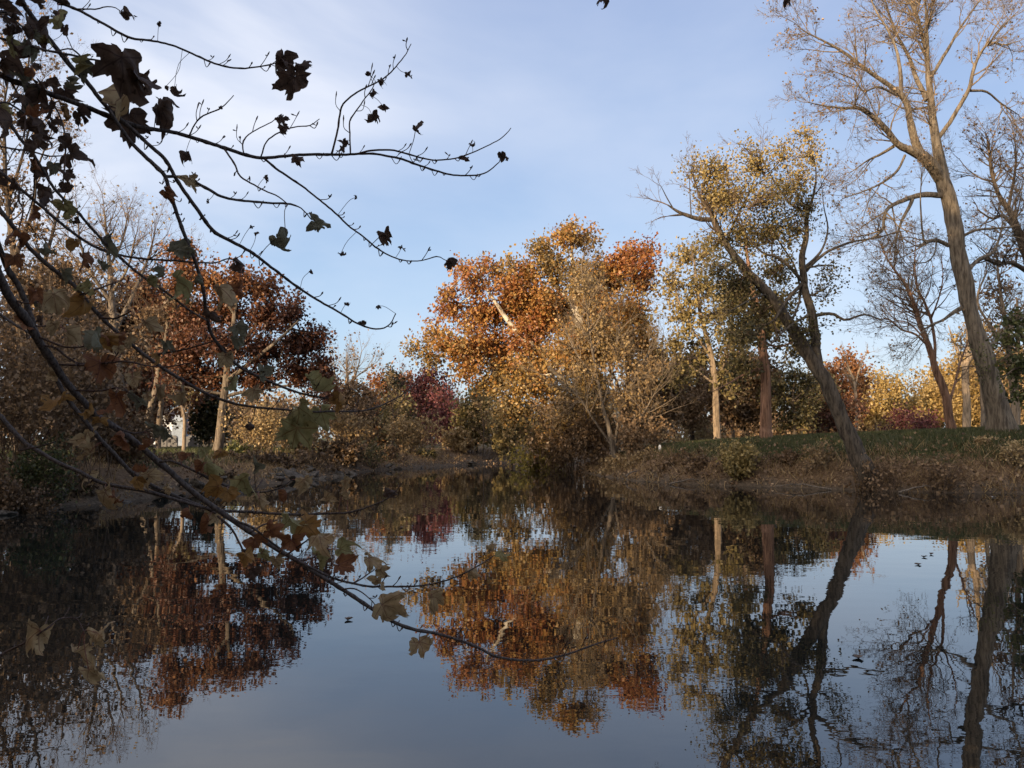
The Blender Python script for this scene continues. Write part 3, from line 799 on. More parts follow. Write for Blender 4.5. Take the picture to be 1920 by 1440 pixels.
# big bare oak on the right
make_tree("bare_oak_tree", "tallest tree, massive grey trunk and nearly bare pinkish crown on the right bank", "tree", 34,
    [[(1884, 836, 93.6), (1878, 800, 71.8), (1866, 745, 59.3), (1852, 700, 54.6), (1838, 655, 48.4), (1824, 606, 41.6), (1811, 550, 40.4), (1799, 490, 40.8), (1790, 430, 41.6), (1780, 380, 39.9), (1767, 332, 36.6), (1757, 272, 25.8), (1750, 230, 21.5), (1745, 190, 19.3), (1742, 145, 16.1), (1738, 112, 11.9), (1728, 62, 9.7), (1714, 20, 7.6), (1692, -30, 5.4)],
     ([(1768, 338, 33), (1748, 312, 32.9), (1730, 292, 29.3), (1702, 281, 22.0), (1680, 266, 18.3), (1660, 240, 15.9), (1640, 221, 13.4), (1614, 203, 11.0), (1588, 203, 7.3), (1555, 200, 4.9), (1515, 192, 2.4)], -3),
     ([(1726, 290, 23.2), (1714, 260, 20.7), (1706, 225, 18.3), (1699, 195, 17.1), (1688, 176, 14.6), (1665, 158, 12.2), (1638, 140, 11.0), (1605, 116, 9.8), (1570, 90, 7.3), (1538, 74, 4.9), (1508, 58, 3.7), (1488, 42, 1.8)], -2),
     ([(1689, 176, 12.2), (1690, 150, 11.0), (1687, 120, 9.8), (1680, 90, 7.3), (1662, 52, 6.1), (1640, 15, 4.9), (1622, -30, 2.4)], 1.5),
     ([(1682, 178, 7.3), (1645, 163, 6.1), (1620, 172, 4.9), (1602, 150, 3.7), (1575, 138, 2.4)], -2),
     ([(1738, 188, 14.6), (1720, 152, 13.4), (1706, 112, 9.8), (1692, 84, 8.5), (1672, 40, 6.1), (1652, -30, 3.7)], 2),
     ([(1744, 145, 11.0), (1756, 128, 9.8), (1776, 95, 8.5), (1802, 50, 6.1), (1832, 8, 4.9), (1856, -30, 2.4)], 1.5),
     ([(1740, 120, 9.8), (1738, 60, 8.5), (1735, 10, 6.1), (1732, -40, 3.7)], -1.5),
     ([(1758, 262, 12.2), (1780, 230, 12.2), (1801, 195, 12.2), (1818, 165, 11.0), (1825, 132, 9.8), (1836, 104, 8.5), (1856, 80, 6.1), (1882, 84, 4.9), (1912, 76, 2.4)], -1.5),
     ([(1820, 170, 7.3), (1850, 172, 6.1), (1880, 196, 4.9), (1910, 215, 2.4)], 2),
     ([(1856, 80, 4.9), (1880, 50, 4.9), (1905, 25, 2.4)], 1),
     ([(1768, 366, 18.3), (1735, 366, 15.9), (1708, 370, 13.4), (1682, 380, 11.0), (1663, 394, 9.8), (1657, 415, 8.5), (1654, 432, 7.3), (1635, 446, 4.9), (1600, 460, 2.4)], -2.5),
     ([(1712, 370, 11.0), (1702, 392, 9.8), (1688, 420, 7.3), (1680, 450, 4.9), (1676, 490, 2.4)], -1),
     ([(1778, 460, 12.2), (1754, 450, 11.0), (1733, 456, 9.8)], -.8),
     ([(1732, 452, 6.1), (1728, 415, 4.9), (1726, 370, 3.7), (1728, 330, 2.4)], .3),
     ([(1756, 452, 4.9), (1751, 478, 3.7), (1735, 492, 3.7), (1712, 492, 2.4)], -.6),
     ([(1814, 508, 12.2), (1836, 486, 9.8), (1862, 474, 8.5), (1872, 452, 6.1), (1880, 420, 3.7)], 1.5),
     ([(1800, 446, 8.5), (1830, 432, 7.3), (1865, 428, 6.1), (1900, 425, 3.7)], -1.5),
     ([(1697, 291, 7.3), (1682, 320, 7.3), (1656, 342, 6.1), (1620, 358, 3.7), (1580, 372, 2.4)], -1.5),
     ([(1676, 274, 9.8), (1650, 290, 7.3), (1625, 302, 4.9), (1600, 320, 2.4)], 2),
     ([(1806, 576, 14.6), (1786, 586, 11.0), (1768, 600, 7.3), (1740, 612, 4.9), (1715, 640, 2.4)], -2),
     ([(1838, 660, 17.1), (1868, 640, 9.8), (1900, 610, 6.1)], 1.5),
     ([(1745, 200, 7.3), (1700, 205, 4.9), (1665, 190, 2.4)], 3)],
    bark=BARK_BIG, twig=TWIG_PINK, leaf=LF_BROWN, leaf_px=4.5, seed=16, spread=.5,
    bare=dict(per_m=2.8, len=2.0, levels=[(6, .15, 6, .6, .55, .5, .2), (5, .18, 5, .65, .55, .6, .15), (4, .2, 4, .7, .6, .7, .15), (3, .2, 0, 0, 0, 0, 0)], up=.05, trunk_t0=.62, t0=.3, leaves=.05, tint=.75),
    vine=(LF_GREEN, [(1852, 690, 12, 16), (1838, 660, 10, 14)], 90, 4))

# thin bare tree left of it
make_tree("thin_bare_tree", "thin bare tree with reddish forked trunk, between leaning tree and massive oak", "tree", 37,
    [[(1786, 818, 26.2), (1776, 762, 22.5), (1766, 722, 20.0), (1753, 690, 17.5), (1741, 650, 16.2), (1726, 610, 13.8), (1710, 562, 11.2), (1696, 532, 8.8), (1680, 510, 6.2), (1662, 482, 3.8), (1650, 455, 2.5)],
     ([(1753, 685, 9), (1752, 640, 8), (1746, 600, 8), (1735, 570, 7), (1721, 540, 6), (1715, 500, 4), (1717, 455, 2)], 1.2),
     ([(1740, 648, 7), (1715, 626, 6), (1690, 618, 5), (1668, 600, 4), (1635, 598, 2)], -1.2),
     ([(1738, 640, 6), (1705, 606, 4), (1680, 600, 3), (1655, 575, 2)], 1),
     ([(1776, 770, 8), (1790, 720, 6), (1800, 680, 5), (1815, 640, 3)], 1.5),
     ([(1745, 600, 5), (1760, 560, 4), (1768, 520, 3), (1765, 480, 2)], -1),
     ([(1712, 565, 5), (1690, 560, 4), (1665, 545, 2)], -1)],
    bark=BARK_RED, twig=TWIG_BROWN, leaf=LF_BROWN, leaf_px=4.5, seed=17,
    bare=dict(per_m=4.0, len=1.9, levels=LV3, up=.06, trunk_t0=.45, t0=.25, leaves=.02))

# trees at the right edge
make_tree("edge_tree", "dark bare tree at right edge behind the massive oak, crown cut by the frame", "tree", 37,
    [[(1985, 818, 50), (1975, 700, 44), (1960, 600, 38), (1940, 520, 32), (1912, 440, 22), (1894, 400, 16), (1872, 365, 12), (1862, 335, 9), (1855, 290, 6), (1850, 255, 3)],
     ([(1940, 520, 14), (1900, 492, 12), (1870, 495, 10), (1845, 485, 8), (1820, 500, 5)], -1.5),
     ([(1905, 430, 10), (1880, 405, 8), (1860, 410, 6), (1835, 395, 4)], -1),
     ([(1862, 340, 7), (1840, 335, 5), (1815, 318, 3), (1800, 300, 2)], 1),
     ([(1890, 395, 9), (1900, 340, 7), (1905, 290, 5), (1900, 250, 3)], 1.5),
     ([(1930, 500, 12), (1945, 420, 9), (1935, 340, 6), (1930, 280, 3)], -1)],
    bark=BARK_DARK, twig=TWIG_DARK, leaf=LF_BROWN, leaf_px=5, seed=18,
    bare=dict(per_m=3.2, len=2.0, levels=LV3, up=.05, trunk_t0=.45, t0=.2, leaves=.05, tint=.3))

make_tree("rusty_tree", "thin tree with rusty brown leaves behind the massive trunk at right", "tree", 44,
    [[(1905, 818, 20), (1900, 740, 17), (1893, 660, 14), (1885, 600, 11), (1875, 540, 8), (1868, 480, 4)],
     ([(1893, 660, 8), (1850, 600, 7), (1832, 560, 6), (1850, 510, 4)], -1),
     ([(1888, 620, 7), (1920, 570, 5), (1940, 520, 3)], 1)],
    [(1880, 540, 36, 40, .6, .6), (1900, 600, 40, 44, .5, .6), (1850, 560, 26, 36, .55, .5), (1900, 480, 36, 36, .5, .5), (1870, 640, 36, 36, .5, .6), (1910, 690, 36, 40, .4, .6), (1850, 700, 30, 30, .5, .5)],
    bark=BARK_TAN, twig=TWIG_BROWN, leaf=LF_BROWN, leaf_px=5.5, per_tip=11, tip_px=14, seed=19, bare=dict(per_m=3, len=1.6, levels=LV2))

make_tree("green_leaf_tree", "small leafy green tree hanging in at the right edge beside the massive trunk", "tree", 31,
    [[(1950, 830, 22), (1945, 760, 18), (1935, 690, 14), (1920, 640, 10), (1900, 600, 5)],
     ([(1935, 690, 9), (1905, 690, 6), (1880, 710, 3)], -.5),
     ([(1940, 720, 9), (1965, 660, 6), (1960, 600, 3)], .8)],
    [(1895, 635, 32, 22, .6, .7), (1915, 680, 30, 30, .4, .8), (1890, 700, 22, 20, .5, .7), (1915, 740, 26, 30, .4, .6), (1905, 600, 26, 24, .4, .6)],
    bark=BARK_DARK, leaf=LF_GREEN, leaf_px=8, per_tip=12, tip_px=13, seed=20, down=.9)

# far right: trunks and golden tree line across the lawn
for k, (x, w, top, sd) in enumerate([(1812, 22, 560, 1), (1842, 13, 600, 2), (1905, 18, 560, 3), (1858, 9, 640, 4)]):
    lab = ["pale sunlit trunk in the golden trees just left of the massive trunk", "grey slim trunk between the pale sunlit trunk and massive trunk",
           "brown trunk right of the massive trunk at the frame edge", "thinnest dark stem beside the massive trunk"][k]
    make_tree("woodland_tree", lab, "tree", 58 + 3 * k,
        [[(x, 820, w), (x + 1, 760, w * .9), (x - 2, 700, w * .8), (x + 4, 640, w * .6), (x + 2, top, w * .3)],
         ([(x, 700, w * .5), (x - 20, 650, w * .35), (x - 34, 610, 2)], 1), ([(x + 2, 680, w * .5), (x + 24, 640, w * .3), (x + 36, 600, 2)], -1)],
        [(x - 14, 640, 26, 30, .5, .5), (x + 16, 620, 26, 30, .4, .5), (x, 670, 34, 26, .5, .5)],
        bark=[BARK_TAN, BARK_GREY, BARK_GREY, BARK_DARK][k], twig=TWIG_BROWN, leaf=[LF_GOLD, LF_TAN, LF_TAN, LF_BROWN][k], leaf_px=5, per_tip=10, tip_px=13, seed=30 + sd)

def round_tree(name, label, D, x, ybase, ytop, w, leaf, tint, seed, trunk_w=8, bark=BARK_DARK, leaf_px=6, per_tip=14, n=9, dens=1.15, gap=.35, twig=None, bare=None, low=.82, tint_sd=.13, tip_px=15):
    rng = np.random.default_rng(seed)
    h = ybase - ytop
    yc = ytop + h * .45
    limbs = [[(x, ybase + 4, trunk_w), (x + rng.normal(0, 2), ybase - h * .25, trunk_w * .85), (x + rng.normal(0, 4), ybase - h * .55, trunk_w * .6), (x + rng.normal(0, 6), ytop + h * .1, trunk_w * .2)]]
    for k in range(5):
        sgn = -1 if k % 2 else 1
        y0 = ybase - h * rng.uniform(.25, .55)
        limbs.append([(x, y0, trunk_w * .5), (x + sgn * w * .2, y0 - h * .12, trunk_w * .35), (x + sgn * w * rng.uniform(.3, .42), y0 - h * rng.uniform(.15, .3), trunk_w * .15)])
    cl = []
    for k in range(n):
        a = 2 * np.pi * (k / n) + rng.uniform(-.3, .3)
        rr = rng.uniform(.55, .75)
        cx = x + math.cos(a) * w * .5 * rr; cy = yc - math.sin(a) * h * .42 * rr
        cy = min(cy, ybase - h * (1 - low))
        cl.append((cx, cy, w * rng.uniform(.2, .3), h * rng.uniform(.15, .22), tint + rng.normal(0, .12), dens))
    cl.append((x, yc, w * .28, h * .24, tint, dens)); cl.append((x + rng.normal(0, 5), ytop + h * .14, w * .18, h * .13, tint + .1, dens))
    return make_tree(name, label, "tree", D, limbs, cl, bark=bark, twig=twig or TWIG_BROWN, leaf=leaf, leaf_px=leaf_px, per_tip=int(per_tip * 1.5), tip_px=tip_px, seed=seed, bare=bare, tint_sd=tint_sd)

BR2 = dict(per_m=1.5, len=2.2, levels=[(5, .16, 5, .7, .55, .6, .2), (4, .2, 4, .75, .55, .6, .2), (3, .22, 0, 0, 0, 0, 0)], up=.08)
# right background
round_tree("golden_tree", "round pale golden tree across the lawn, right of the leaning trunk", 96, 1645, 818, 690, 120, LF_GOLD, .5, 41, 9, BARK_GREY, 5, 15)
round_tree("golden_tree", "lower golden tree beside the gap of pale sky, right of the rounder golden tree", 100, 1700, 818, 742, 90, LF_GOLD, .35, 42, 6, BARK_GREY, 5, 14)
round_tree("golden_tree", "golden tree standing behind the thin bare tree's forked trunk", 104, 1760, 820, 715, 110, LF_GOLD, .4, 43, 8, BARK_GREY, 5, 14)
round_tree("golden_tree", "tall bronze-gold tree behind the massive trunk", 98, 1835, 820, 690, 140, LF_GOLD, .25, 44, 9, BARK_DARK, 5, 14)
round_tree("golden_tree", "dull gold tree cut by the right edge of the frame", 95, 1930, 820, 680, 130, LF_TAN, .6, 45, 9, BARK_DARK, 5, 14)
round_tree("red_tree", "russet-red pointed tree just behind the leaning trunk", 74, 1582, 818, 655, 90, LF_OAK, .75, 46, 8, BARK_DARK, 5.5, 15)
round_tree("maroon_tree", "low maroon-brown tree half behind the leaning trunk's foot", 58, 1555, 822, 735, 110, LF_OAK, .35, 47, 6, BARK_DARK, 5, 14, low=.92)
round_tree("purple_bush", "purple-brown bush on the lawn in front of golden trees", 66, 1692, 816, 768, 70, LF_MAROON, .25, 48, 4, BARK_DARK, 4.5, 14, n=6, low=.95)
round_tree("red_bush", "bright red bush on the lawn right of the purple-brown bush", 64, 1733, 814, 780, 44, LF_MAROON, .6, 49, 3, BARK_DARK, 4.5, 14, n=5, low=.95)
make_tree("dead_tree", "pale leafless sunlit tree rising above the russet-red tree", "tree", 66,
    [[(1606, 820, 9), (1606, 760, 8), (1602, 720, 7), (1592, 690, 5), (1580, 660, 2)], ([(1603, 725, 5), (1612, 690, 4), (1625, 660, 2)], .5), ([(1600, 710, 3), (1588, 700, 2), (1575, 690, 1)], -.5)],
    bark=BARK_TAN, twig=TWIG_PINK, seed=50, bare=dict(per_m=1.5, len=1.2, levels=LV2))
round_tree("golden_tree", "tall golden tree with its top level with the thin bare tree's fork", 108, 1800, 820, 660, 150, LF_GOLD, .3, 91, 9, BARK_DARK, 5.5, 15)
round_tree("golden_tree", "golden tree filling the view right of the massive trunk's foot", 106, 1895, 820, 650, 150, LF_GOLD, .2, 92, 9, BARK_DARK, 5.5, 15)
# dark oaks behind the slender and red-trunk trees
round_tree("brown_oak", "brown-leaved oak low behind the slender tan-green tree", 60, 1298, 824, 655, 120, LF_BROWN, .75, 51, 12, BARK_DARK, 6, 16, low=.8)
round_tree("brown_oak", "spreading dark oak with drooping crown behind the reddish trunk", 56, 1400, 824, 660, 170, LF_BROWN, .35, 52, 15, BARK_DARK, 6, 17, low=.86)
round_tree("dark_oak", "dark olive-brown drooping oak between reddish trunk and leaning trunk", 54, 1490, 824, 680, 110, LF_OLIVE, .12, 53, 12, BARK_DARK, 5, 16, dens=.9, low=.9)
round_tree("russet_oak", "russet-brown oak behind the reddish trunk, crown top showing above dark oaks", 70, 1375, 824, 640, 130, LF_OAK, .85, 54, 10, BARK_DARK, 5.5, 12)
round_tree("olive_oak", "olive-gold small tree with sunlit rim right of the dark drooping oak", 64, 1530, 824, 690, 80, LF_OLIVE, .5, 55, 8, BARK_DARK, 5.5, 14)
round_tree("shadow_tree", "shadowed grey-trunked tree right of the sycamore's foot", 55, 1228, 838, 640, 110, LF_BROWN, .55, 56, 16, BARK_DARK, 6, 14, low=.75)
make_tree("orange_trunk_tree", "short thick orange-lit trunk beside the thin leaning pale trunk", "tree", 50,
    [[(1171, 846, 19), (1171, 800, 16), (1174, 740, 14), (1180, 690, 10), (1190, 640, 5)], ([(1173, 760, 7), (1150, 700, 5), (1140, 660, 2)], 1)],
    [(1190, 690, 40, 36, .4, .7), (1180, 640, 40, 40, .5, .7), (1210, 740, 36, 36, .3, .7)], bark=BARK_RED, leaf=LF_BROWN, leaf_px=6, per_tip=12, seed=57)
make_shrub("dogwood_shrub", "sunlit tan round shrub behind the foot of the slender tree", "shrub", 1305, 826, 62, 70, 110, 22, LF_TAN, 5, .7, TWIG_PINK, 58, tint=.8)

# far middle, beyond the bend
mid = [("orange_tree", "small bright orange tree on the skyline left of the river bend", 88, 712, 850, 692, 60, LF_SYC, .3, 61),
       ("maroon_tree", "dusky maroon tree on the skyline beyond the river bend", 86, 808, 850, 684, 90, LF_MAROON, .3, 62),
       ("pink_tree", "low pinkish-red tree under the dusky maroon skyline tree", 70, 838, 845, 735, 60, LF_MAROON, .85, 63),
       ("brown_oak", "round brown oak right of the dark red oak's edge", 76, 660, 850, 700, 90, LF_BROWN, .5, 64),
       ("olive_tree", "olive-green bushy tree under the sycamore's left limbs", 64, 895, 850, 715, 100, LF_OLIVE, .45, 65),
       ("rust_tree", "rust coloured skyline tree between orange and maroon ones", 92, 760, 850, 690, 70, LF_OAK, .75, 66),
       ("olive_tree", "sombre olive tree low on the far bank beneath the orange skyline tree", 66, 748, 850, 745, 80, LF_OLIVE, .25, 67),
       ("brown_oak", "dim brown tree on the far bank left of the pinkish-red tree", 68, 690, 850, 755, 90, LF_BROWN, .3, 68),
       ("dark_evergreen", "narrow dark evergreen spire on the far bank skyline", 84, 738, 850, 690, 34, LF_CONIFER, .5, 69),
       ("gold_tree", "yellow-green small tree at the bend under the sycamore", 60, 960, 858, 770, 90, LF_OLIVE, .6, 70)]
for (nm, lab, D, x, yb, yt, w, lf, tint, sd) in mid:
    round_tree(nm, lab, D, x, yb, yt, w, lf, tint, sd, 7, BARK_DARK, 5.5, 15, n=7, low=.88, bare=dict(per_m=.8, len=1.6, levels=LV2))
make_tree("grey_bare_tree", "bare grey twiggy tree on the skyline beside the dark red oak", "tree", 80,
    [[(648, 850, 10), (648, 780, 9), (650, 720, 7), (650, 670, 3)], ([(648, 770, 6), (630, 710, 4), (625, 670, 2)], 1), ([(649, 750, 6), (668, 700, 4), (678, 660, 2)], -1), ([(650, 720, 4), (690, 690, 3), (705, 680, 1)], 1)],
    bark=BARK_GREY, twig=TWIG_PINK, leaf=LF_BROWN, leaf_px=5, seed=71, bare=dict(per_m=2.5, len=2.6, levels=LV2, leaves=.05))

# left: the red oak and its neighbours
make_tree("red_oak_tree", "broad dark red and orange oak on the left bank with stout sunlit trunk", "tree", 45,
    [[(409, 836, 25.0), (413, 800, 22.6), (418, 760, 21.1), (424, 710, 18.7), (432, 650, 15.6), (440, 590, 10.9), (445, 530, 5.5)],
     ([(424, 715, 14), (470, 680, 12), (520, 640, 9), (560, 600, 5)], -1.5), ([(430, 670, 13), (480, 610, 10), (510, 550, 6)], 1.5),
     ([(428, 690, 12), (390, 640, 10), (360, 590, 6), (345, 540, 3)], 1), ([(420, 745, 10), (480, 730, 9), (550, 720, 6), (610, 700, 3)], 1.5),
     ([(440, 590, 8), (410, 540, 6), (400, 510, 3)], -1), ([(420, 740, 9), (370, 730, 7), (320, 720, 3)], -1.5)],
    [(345, 470, 32, 26, .85), (345, 520, 40, 36, .75), (400, 530, 44, 34, .85), (455, 525, 44, 30, .8), (500, 540, 36, 30, .7), (430, 580, 60, 46, .5), (500, 590, 52, 40, .3), (545, 590, 34, 40, .3), (370, 590, 50, 46, .55),
     (350, 660, 52, 46, .5), (420, 650, 60, 44, .4), (490, 655, 56, 44, .3), (555, 650, 46, 44, .2), (600, 640, 32, 36, .35), (605, 690, 30, 40, .3), (560, 700, 46, 34, .4), (480, 715, 52, 28, .4), (400, 705, 60, 30, .45), (330, 715, 46, 28, .45), (610, 735, 24, 24, .25, .8)],
    bark=BARK_GREY, twig=TWIG_DARK, leaf=LF_OAK, leaf_px=6.2, per_tip=32, tip_px=15, seed=81, spread=.5)
make_tree("twin_trunk_tree", "dark leaning trunk half in sun, left of the small pale forked tree", "tree", 46,
    [[(268, 846, 22), (275, 800, 19), (287, 750, 17), (298, 700, 15), (310, 640, 11), (318, 580, 6)], ([(298, 700, 9), (270, 640, 7), (250, 580, 4)], 1), ([(305, 670, 8), (340, 620, 5), (360, 570, 2)], -1)],
    [(280, 600, 44, 40, .45, .8), (330, 580, 40, 40, .5, .7), (250, 650, 40, 36, .4, .8), (300, 670, 40, 30, .4, .7)], bark=BARK_GREY, twig=TWIG_DARK, leaf=LF_BROWN, leaf_px=6.5, per_tip=12, seed=82, bare=dict(per_m=2, len=1.8, levels=LV2))
make_tree("sunlit_trunk_tree", "straight trunk sunlit on one side, between leaning trunk and pale forked tree", "tree", 48,
    [[(296, 842, 16.0), (298, 800, 14.4), (302, 750, 13.6), (304, 700, 11.2), (306, 640, 7.2)], ([(303, 720, 7), (330, 690, 5), (350, 660, 2)], 1)],
    [(310, 650, 40, 36, .6, .7), (335, 700, 34, 26, .55, .7), (280, 690, 34, 26, .5, .7)], bark=BARK_TAN, twig=TWIG_BROWN, leaf=LF_OAK, leaf_px=6.5, per_tip=12, seed=83)
make_tree("forked_small_tree", "small pale forked tree brightly sunlit on the left lawn", "tree", 44,
    [[(344, 846, 11.7), (345, 820, 10.4), (347, 795, 10.4), (344, 775, 7.8), (338, 755, 5.2), (330, 740, 2.6)], ([(347, 792, 5), (352, 775, 4), (356, 758, 2)], .4), ([(340, 762, 3), (326, 766, 2), (318, 775, 1)], -.4)],
    [(345, 740, 34, 18, .4, .6)], bark=BARK_TAN, twig=TWIG_PINK, leaf=LF_OLIVE, leaf_px=5, per_tip=10, seed=84, bare=dict(per_m=2, len=.9, levels=LV2))
round_tree("dark_evergreen", "dark blue-green spruce behind the small pale forked tree", 58, 390, 846, 735, 60, LF_CONIFER, .5, 85, 7, BARK_DARK, 5.5, 26, n=8, dens=1.4, low=.97)
make_tree("bare_crown_tree", "big bare tree with fine tan twig crown against sky at left", "tree", 50,
    [[(222, 846, 34), (224, 780, 30), (222, 700, 26), (215, 620, 22), (210, 560, 18), (205, 500, 12), (200, 440, 7), (195, 390, 3)],
     ([(216, 620, 14), (250, 550, 11), (275, 490, 7), (290, 440, 3)], 2), ([(212, 570, 12), (170, 510, 9), (150, 450, 6), (145, 390, 3)], -2),
     ([(220, 680, 12), (270, 620, 9), (310, 570, 6), (340, 530, 3)], -2), ([(220, 670, 12), (160, 620, 9), (110, 570, 6), (70, 520, 3)], 2),
     ([(206, 500, 8), (230, 450, 6), (240, 400, 3)], 1.5), ([(210, 550, 8), (240, 500, 6), (255, 440, 3)], -2), ([(170, 510, 6), (125, 470, 4), (100, 430, 2)], 1.5), ([(275, 490, 5), (305, 470, 3), (325, 465, 1.5)], 1)],
    bark=BARK_GREY, twig=TWIG_BROWN, leaf=LF_TAN, leaf_px=5, seed=86, bare=dict(per_m=2.6, len=3.0, levels=LV3, up=.06, trunk_t0=.5, t0=.2, leaves=.03, tint=.6))
make_tree("bare_crown_tree", "bare tree with scattered rust leaves cut by the left edge, reaching the top", "tree", 34,
    [[(30, 880, 34), (40, 780, 28), (42, 680, 24), (36, 580, 21), (26, 480, 18), (14, 380, 14), (8, 280, 10), (10, 180, 6), (30, 90, 3)],
     ([(40, 580, 16), (80, 500, 12), (100, 430, 8), (120, 370, 4)], 1.5), ([(28, 480, 14), (60, 400, 10), (70, 320, 6), (95, 250, 3)], -1.5), ([(15, 380, 10), (40, 300, 7), (60, 220, 5), (80, 150, 3)], 1.5),
     ([(42, 620, 14), (100, 580, 10), (150, 540, 6), (185, 500, 3)], -2), ([(10, 280, 8), (-30, 200, 5), (-40, 120, 3)], 1), ([(12, 200, 6), (50, 130, 4), (60, 70, 2)], -1)],
    [(60, 430, 60, 44, .5, .45), (20, 350, 40, 50, .5, .4), (110, 520, 60, 44, .45, .6), (40, 530, 56, 50, .4, .7), (150, 590, 50, 40, .45, .7), (90, 620, 60, 50, .35, .8), (20, 640, 50, 50, .35, .9), (30, 230, 34, 50, .6, .3), (150, 680, 44, 36, .4, .8)], bark=BARK_DARK, twig=TWIG_DARK, leaf=LF_BROWN, leaf_px=6.5, per_tip=17, seed=87, bare=dict(per_m=2.4, len=2.4, levels=LV3, up=.06, trunk_t0=.5, t0=.25, leaves=.10, tint=.8))
round_tree("brown_oak", "brown-leaved tree behind the thicket at far left", 53, 110, 850, 470, 270, LF_BROWN, .45, 88, 26, BARK_DARK, 6.5, 10, n=9, dens=.75, low=.85, bare=dict(per_m=1.5, len=2, levels=LV2))
round_tree("gold_brown_tree", "golden-brown oak glowing behind the leaning trunk at left", 60, 240, 848, 620, 190, LF_OAK, .9, 89, 12, BARK_DARK, 6, 15, low=.85)

round_tree("brown_oak", "rust-brown twiggy oak between bare tan crown and the broad red oak", 55, 275, 848, 500, 230, LF_OAK, .5, 90, 16, BARK_DARK, 6.5, 15, n=11, low=.72, bare=dict(per_m=2, len=2.2, levels=LV2))
# ---- the wood that closes the view far off, one mass
rngf = np.random.default_rng(31)
LPf = []; trf = []
for k in range(240):
    px = rngf.uniform(-500, 2500); D = rngf.uniform(105, 150)
    if 262 < px < 352 or 425 < px < 436: continue
    X = (px - 960) / F * D; g = gz(X, D)
    top = rngf.uniform(6.0, 8.5) if px < 1240 else rngf.uniform(3.4, 6.0)
    w = rngf.uniform(2.5, 4.5)
    n = 420
    c = rand_unit(rngf, n) * rngf.uniform(0, 1, (n, 1)) ** .45
    LPf.append(np.array([X, D, g + top * .5]) + c * np.array([w, w, top * .52]))
    trf.append((np.array([[X, D, g - .2], [X + .1, D, g + top * .4], [X, D, g + top * .8]])[None], np.array([[.2, .16, .05]])))
LPf = np.concatenate(LPf); LPf[:, 2] = np.maximum(LPf[:, 2], ground_z(LPf[:, 0], LPf[:, 1]) + .1)
V, q, t = leaf_cards(rngf, LPf, rngf.uniform(.3, .7, len(LPf)), np.clip(rngf.normal(.5, .25, len(LPf)), 0, 1))
Vt, qt = tubes(trf, 5)
o = mesh_obj("far_wood", [(V, q, LF_BROWN, t), (Vt, qt, BARK_DARK, np.zeros(len(Vt)))]); tag(o, "far off brown autumn wood closing the view behind both lawns", "wood", kind='stuff')
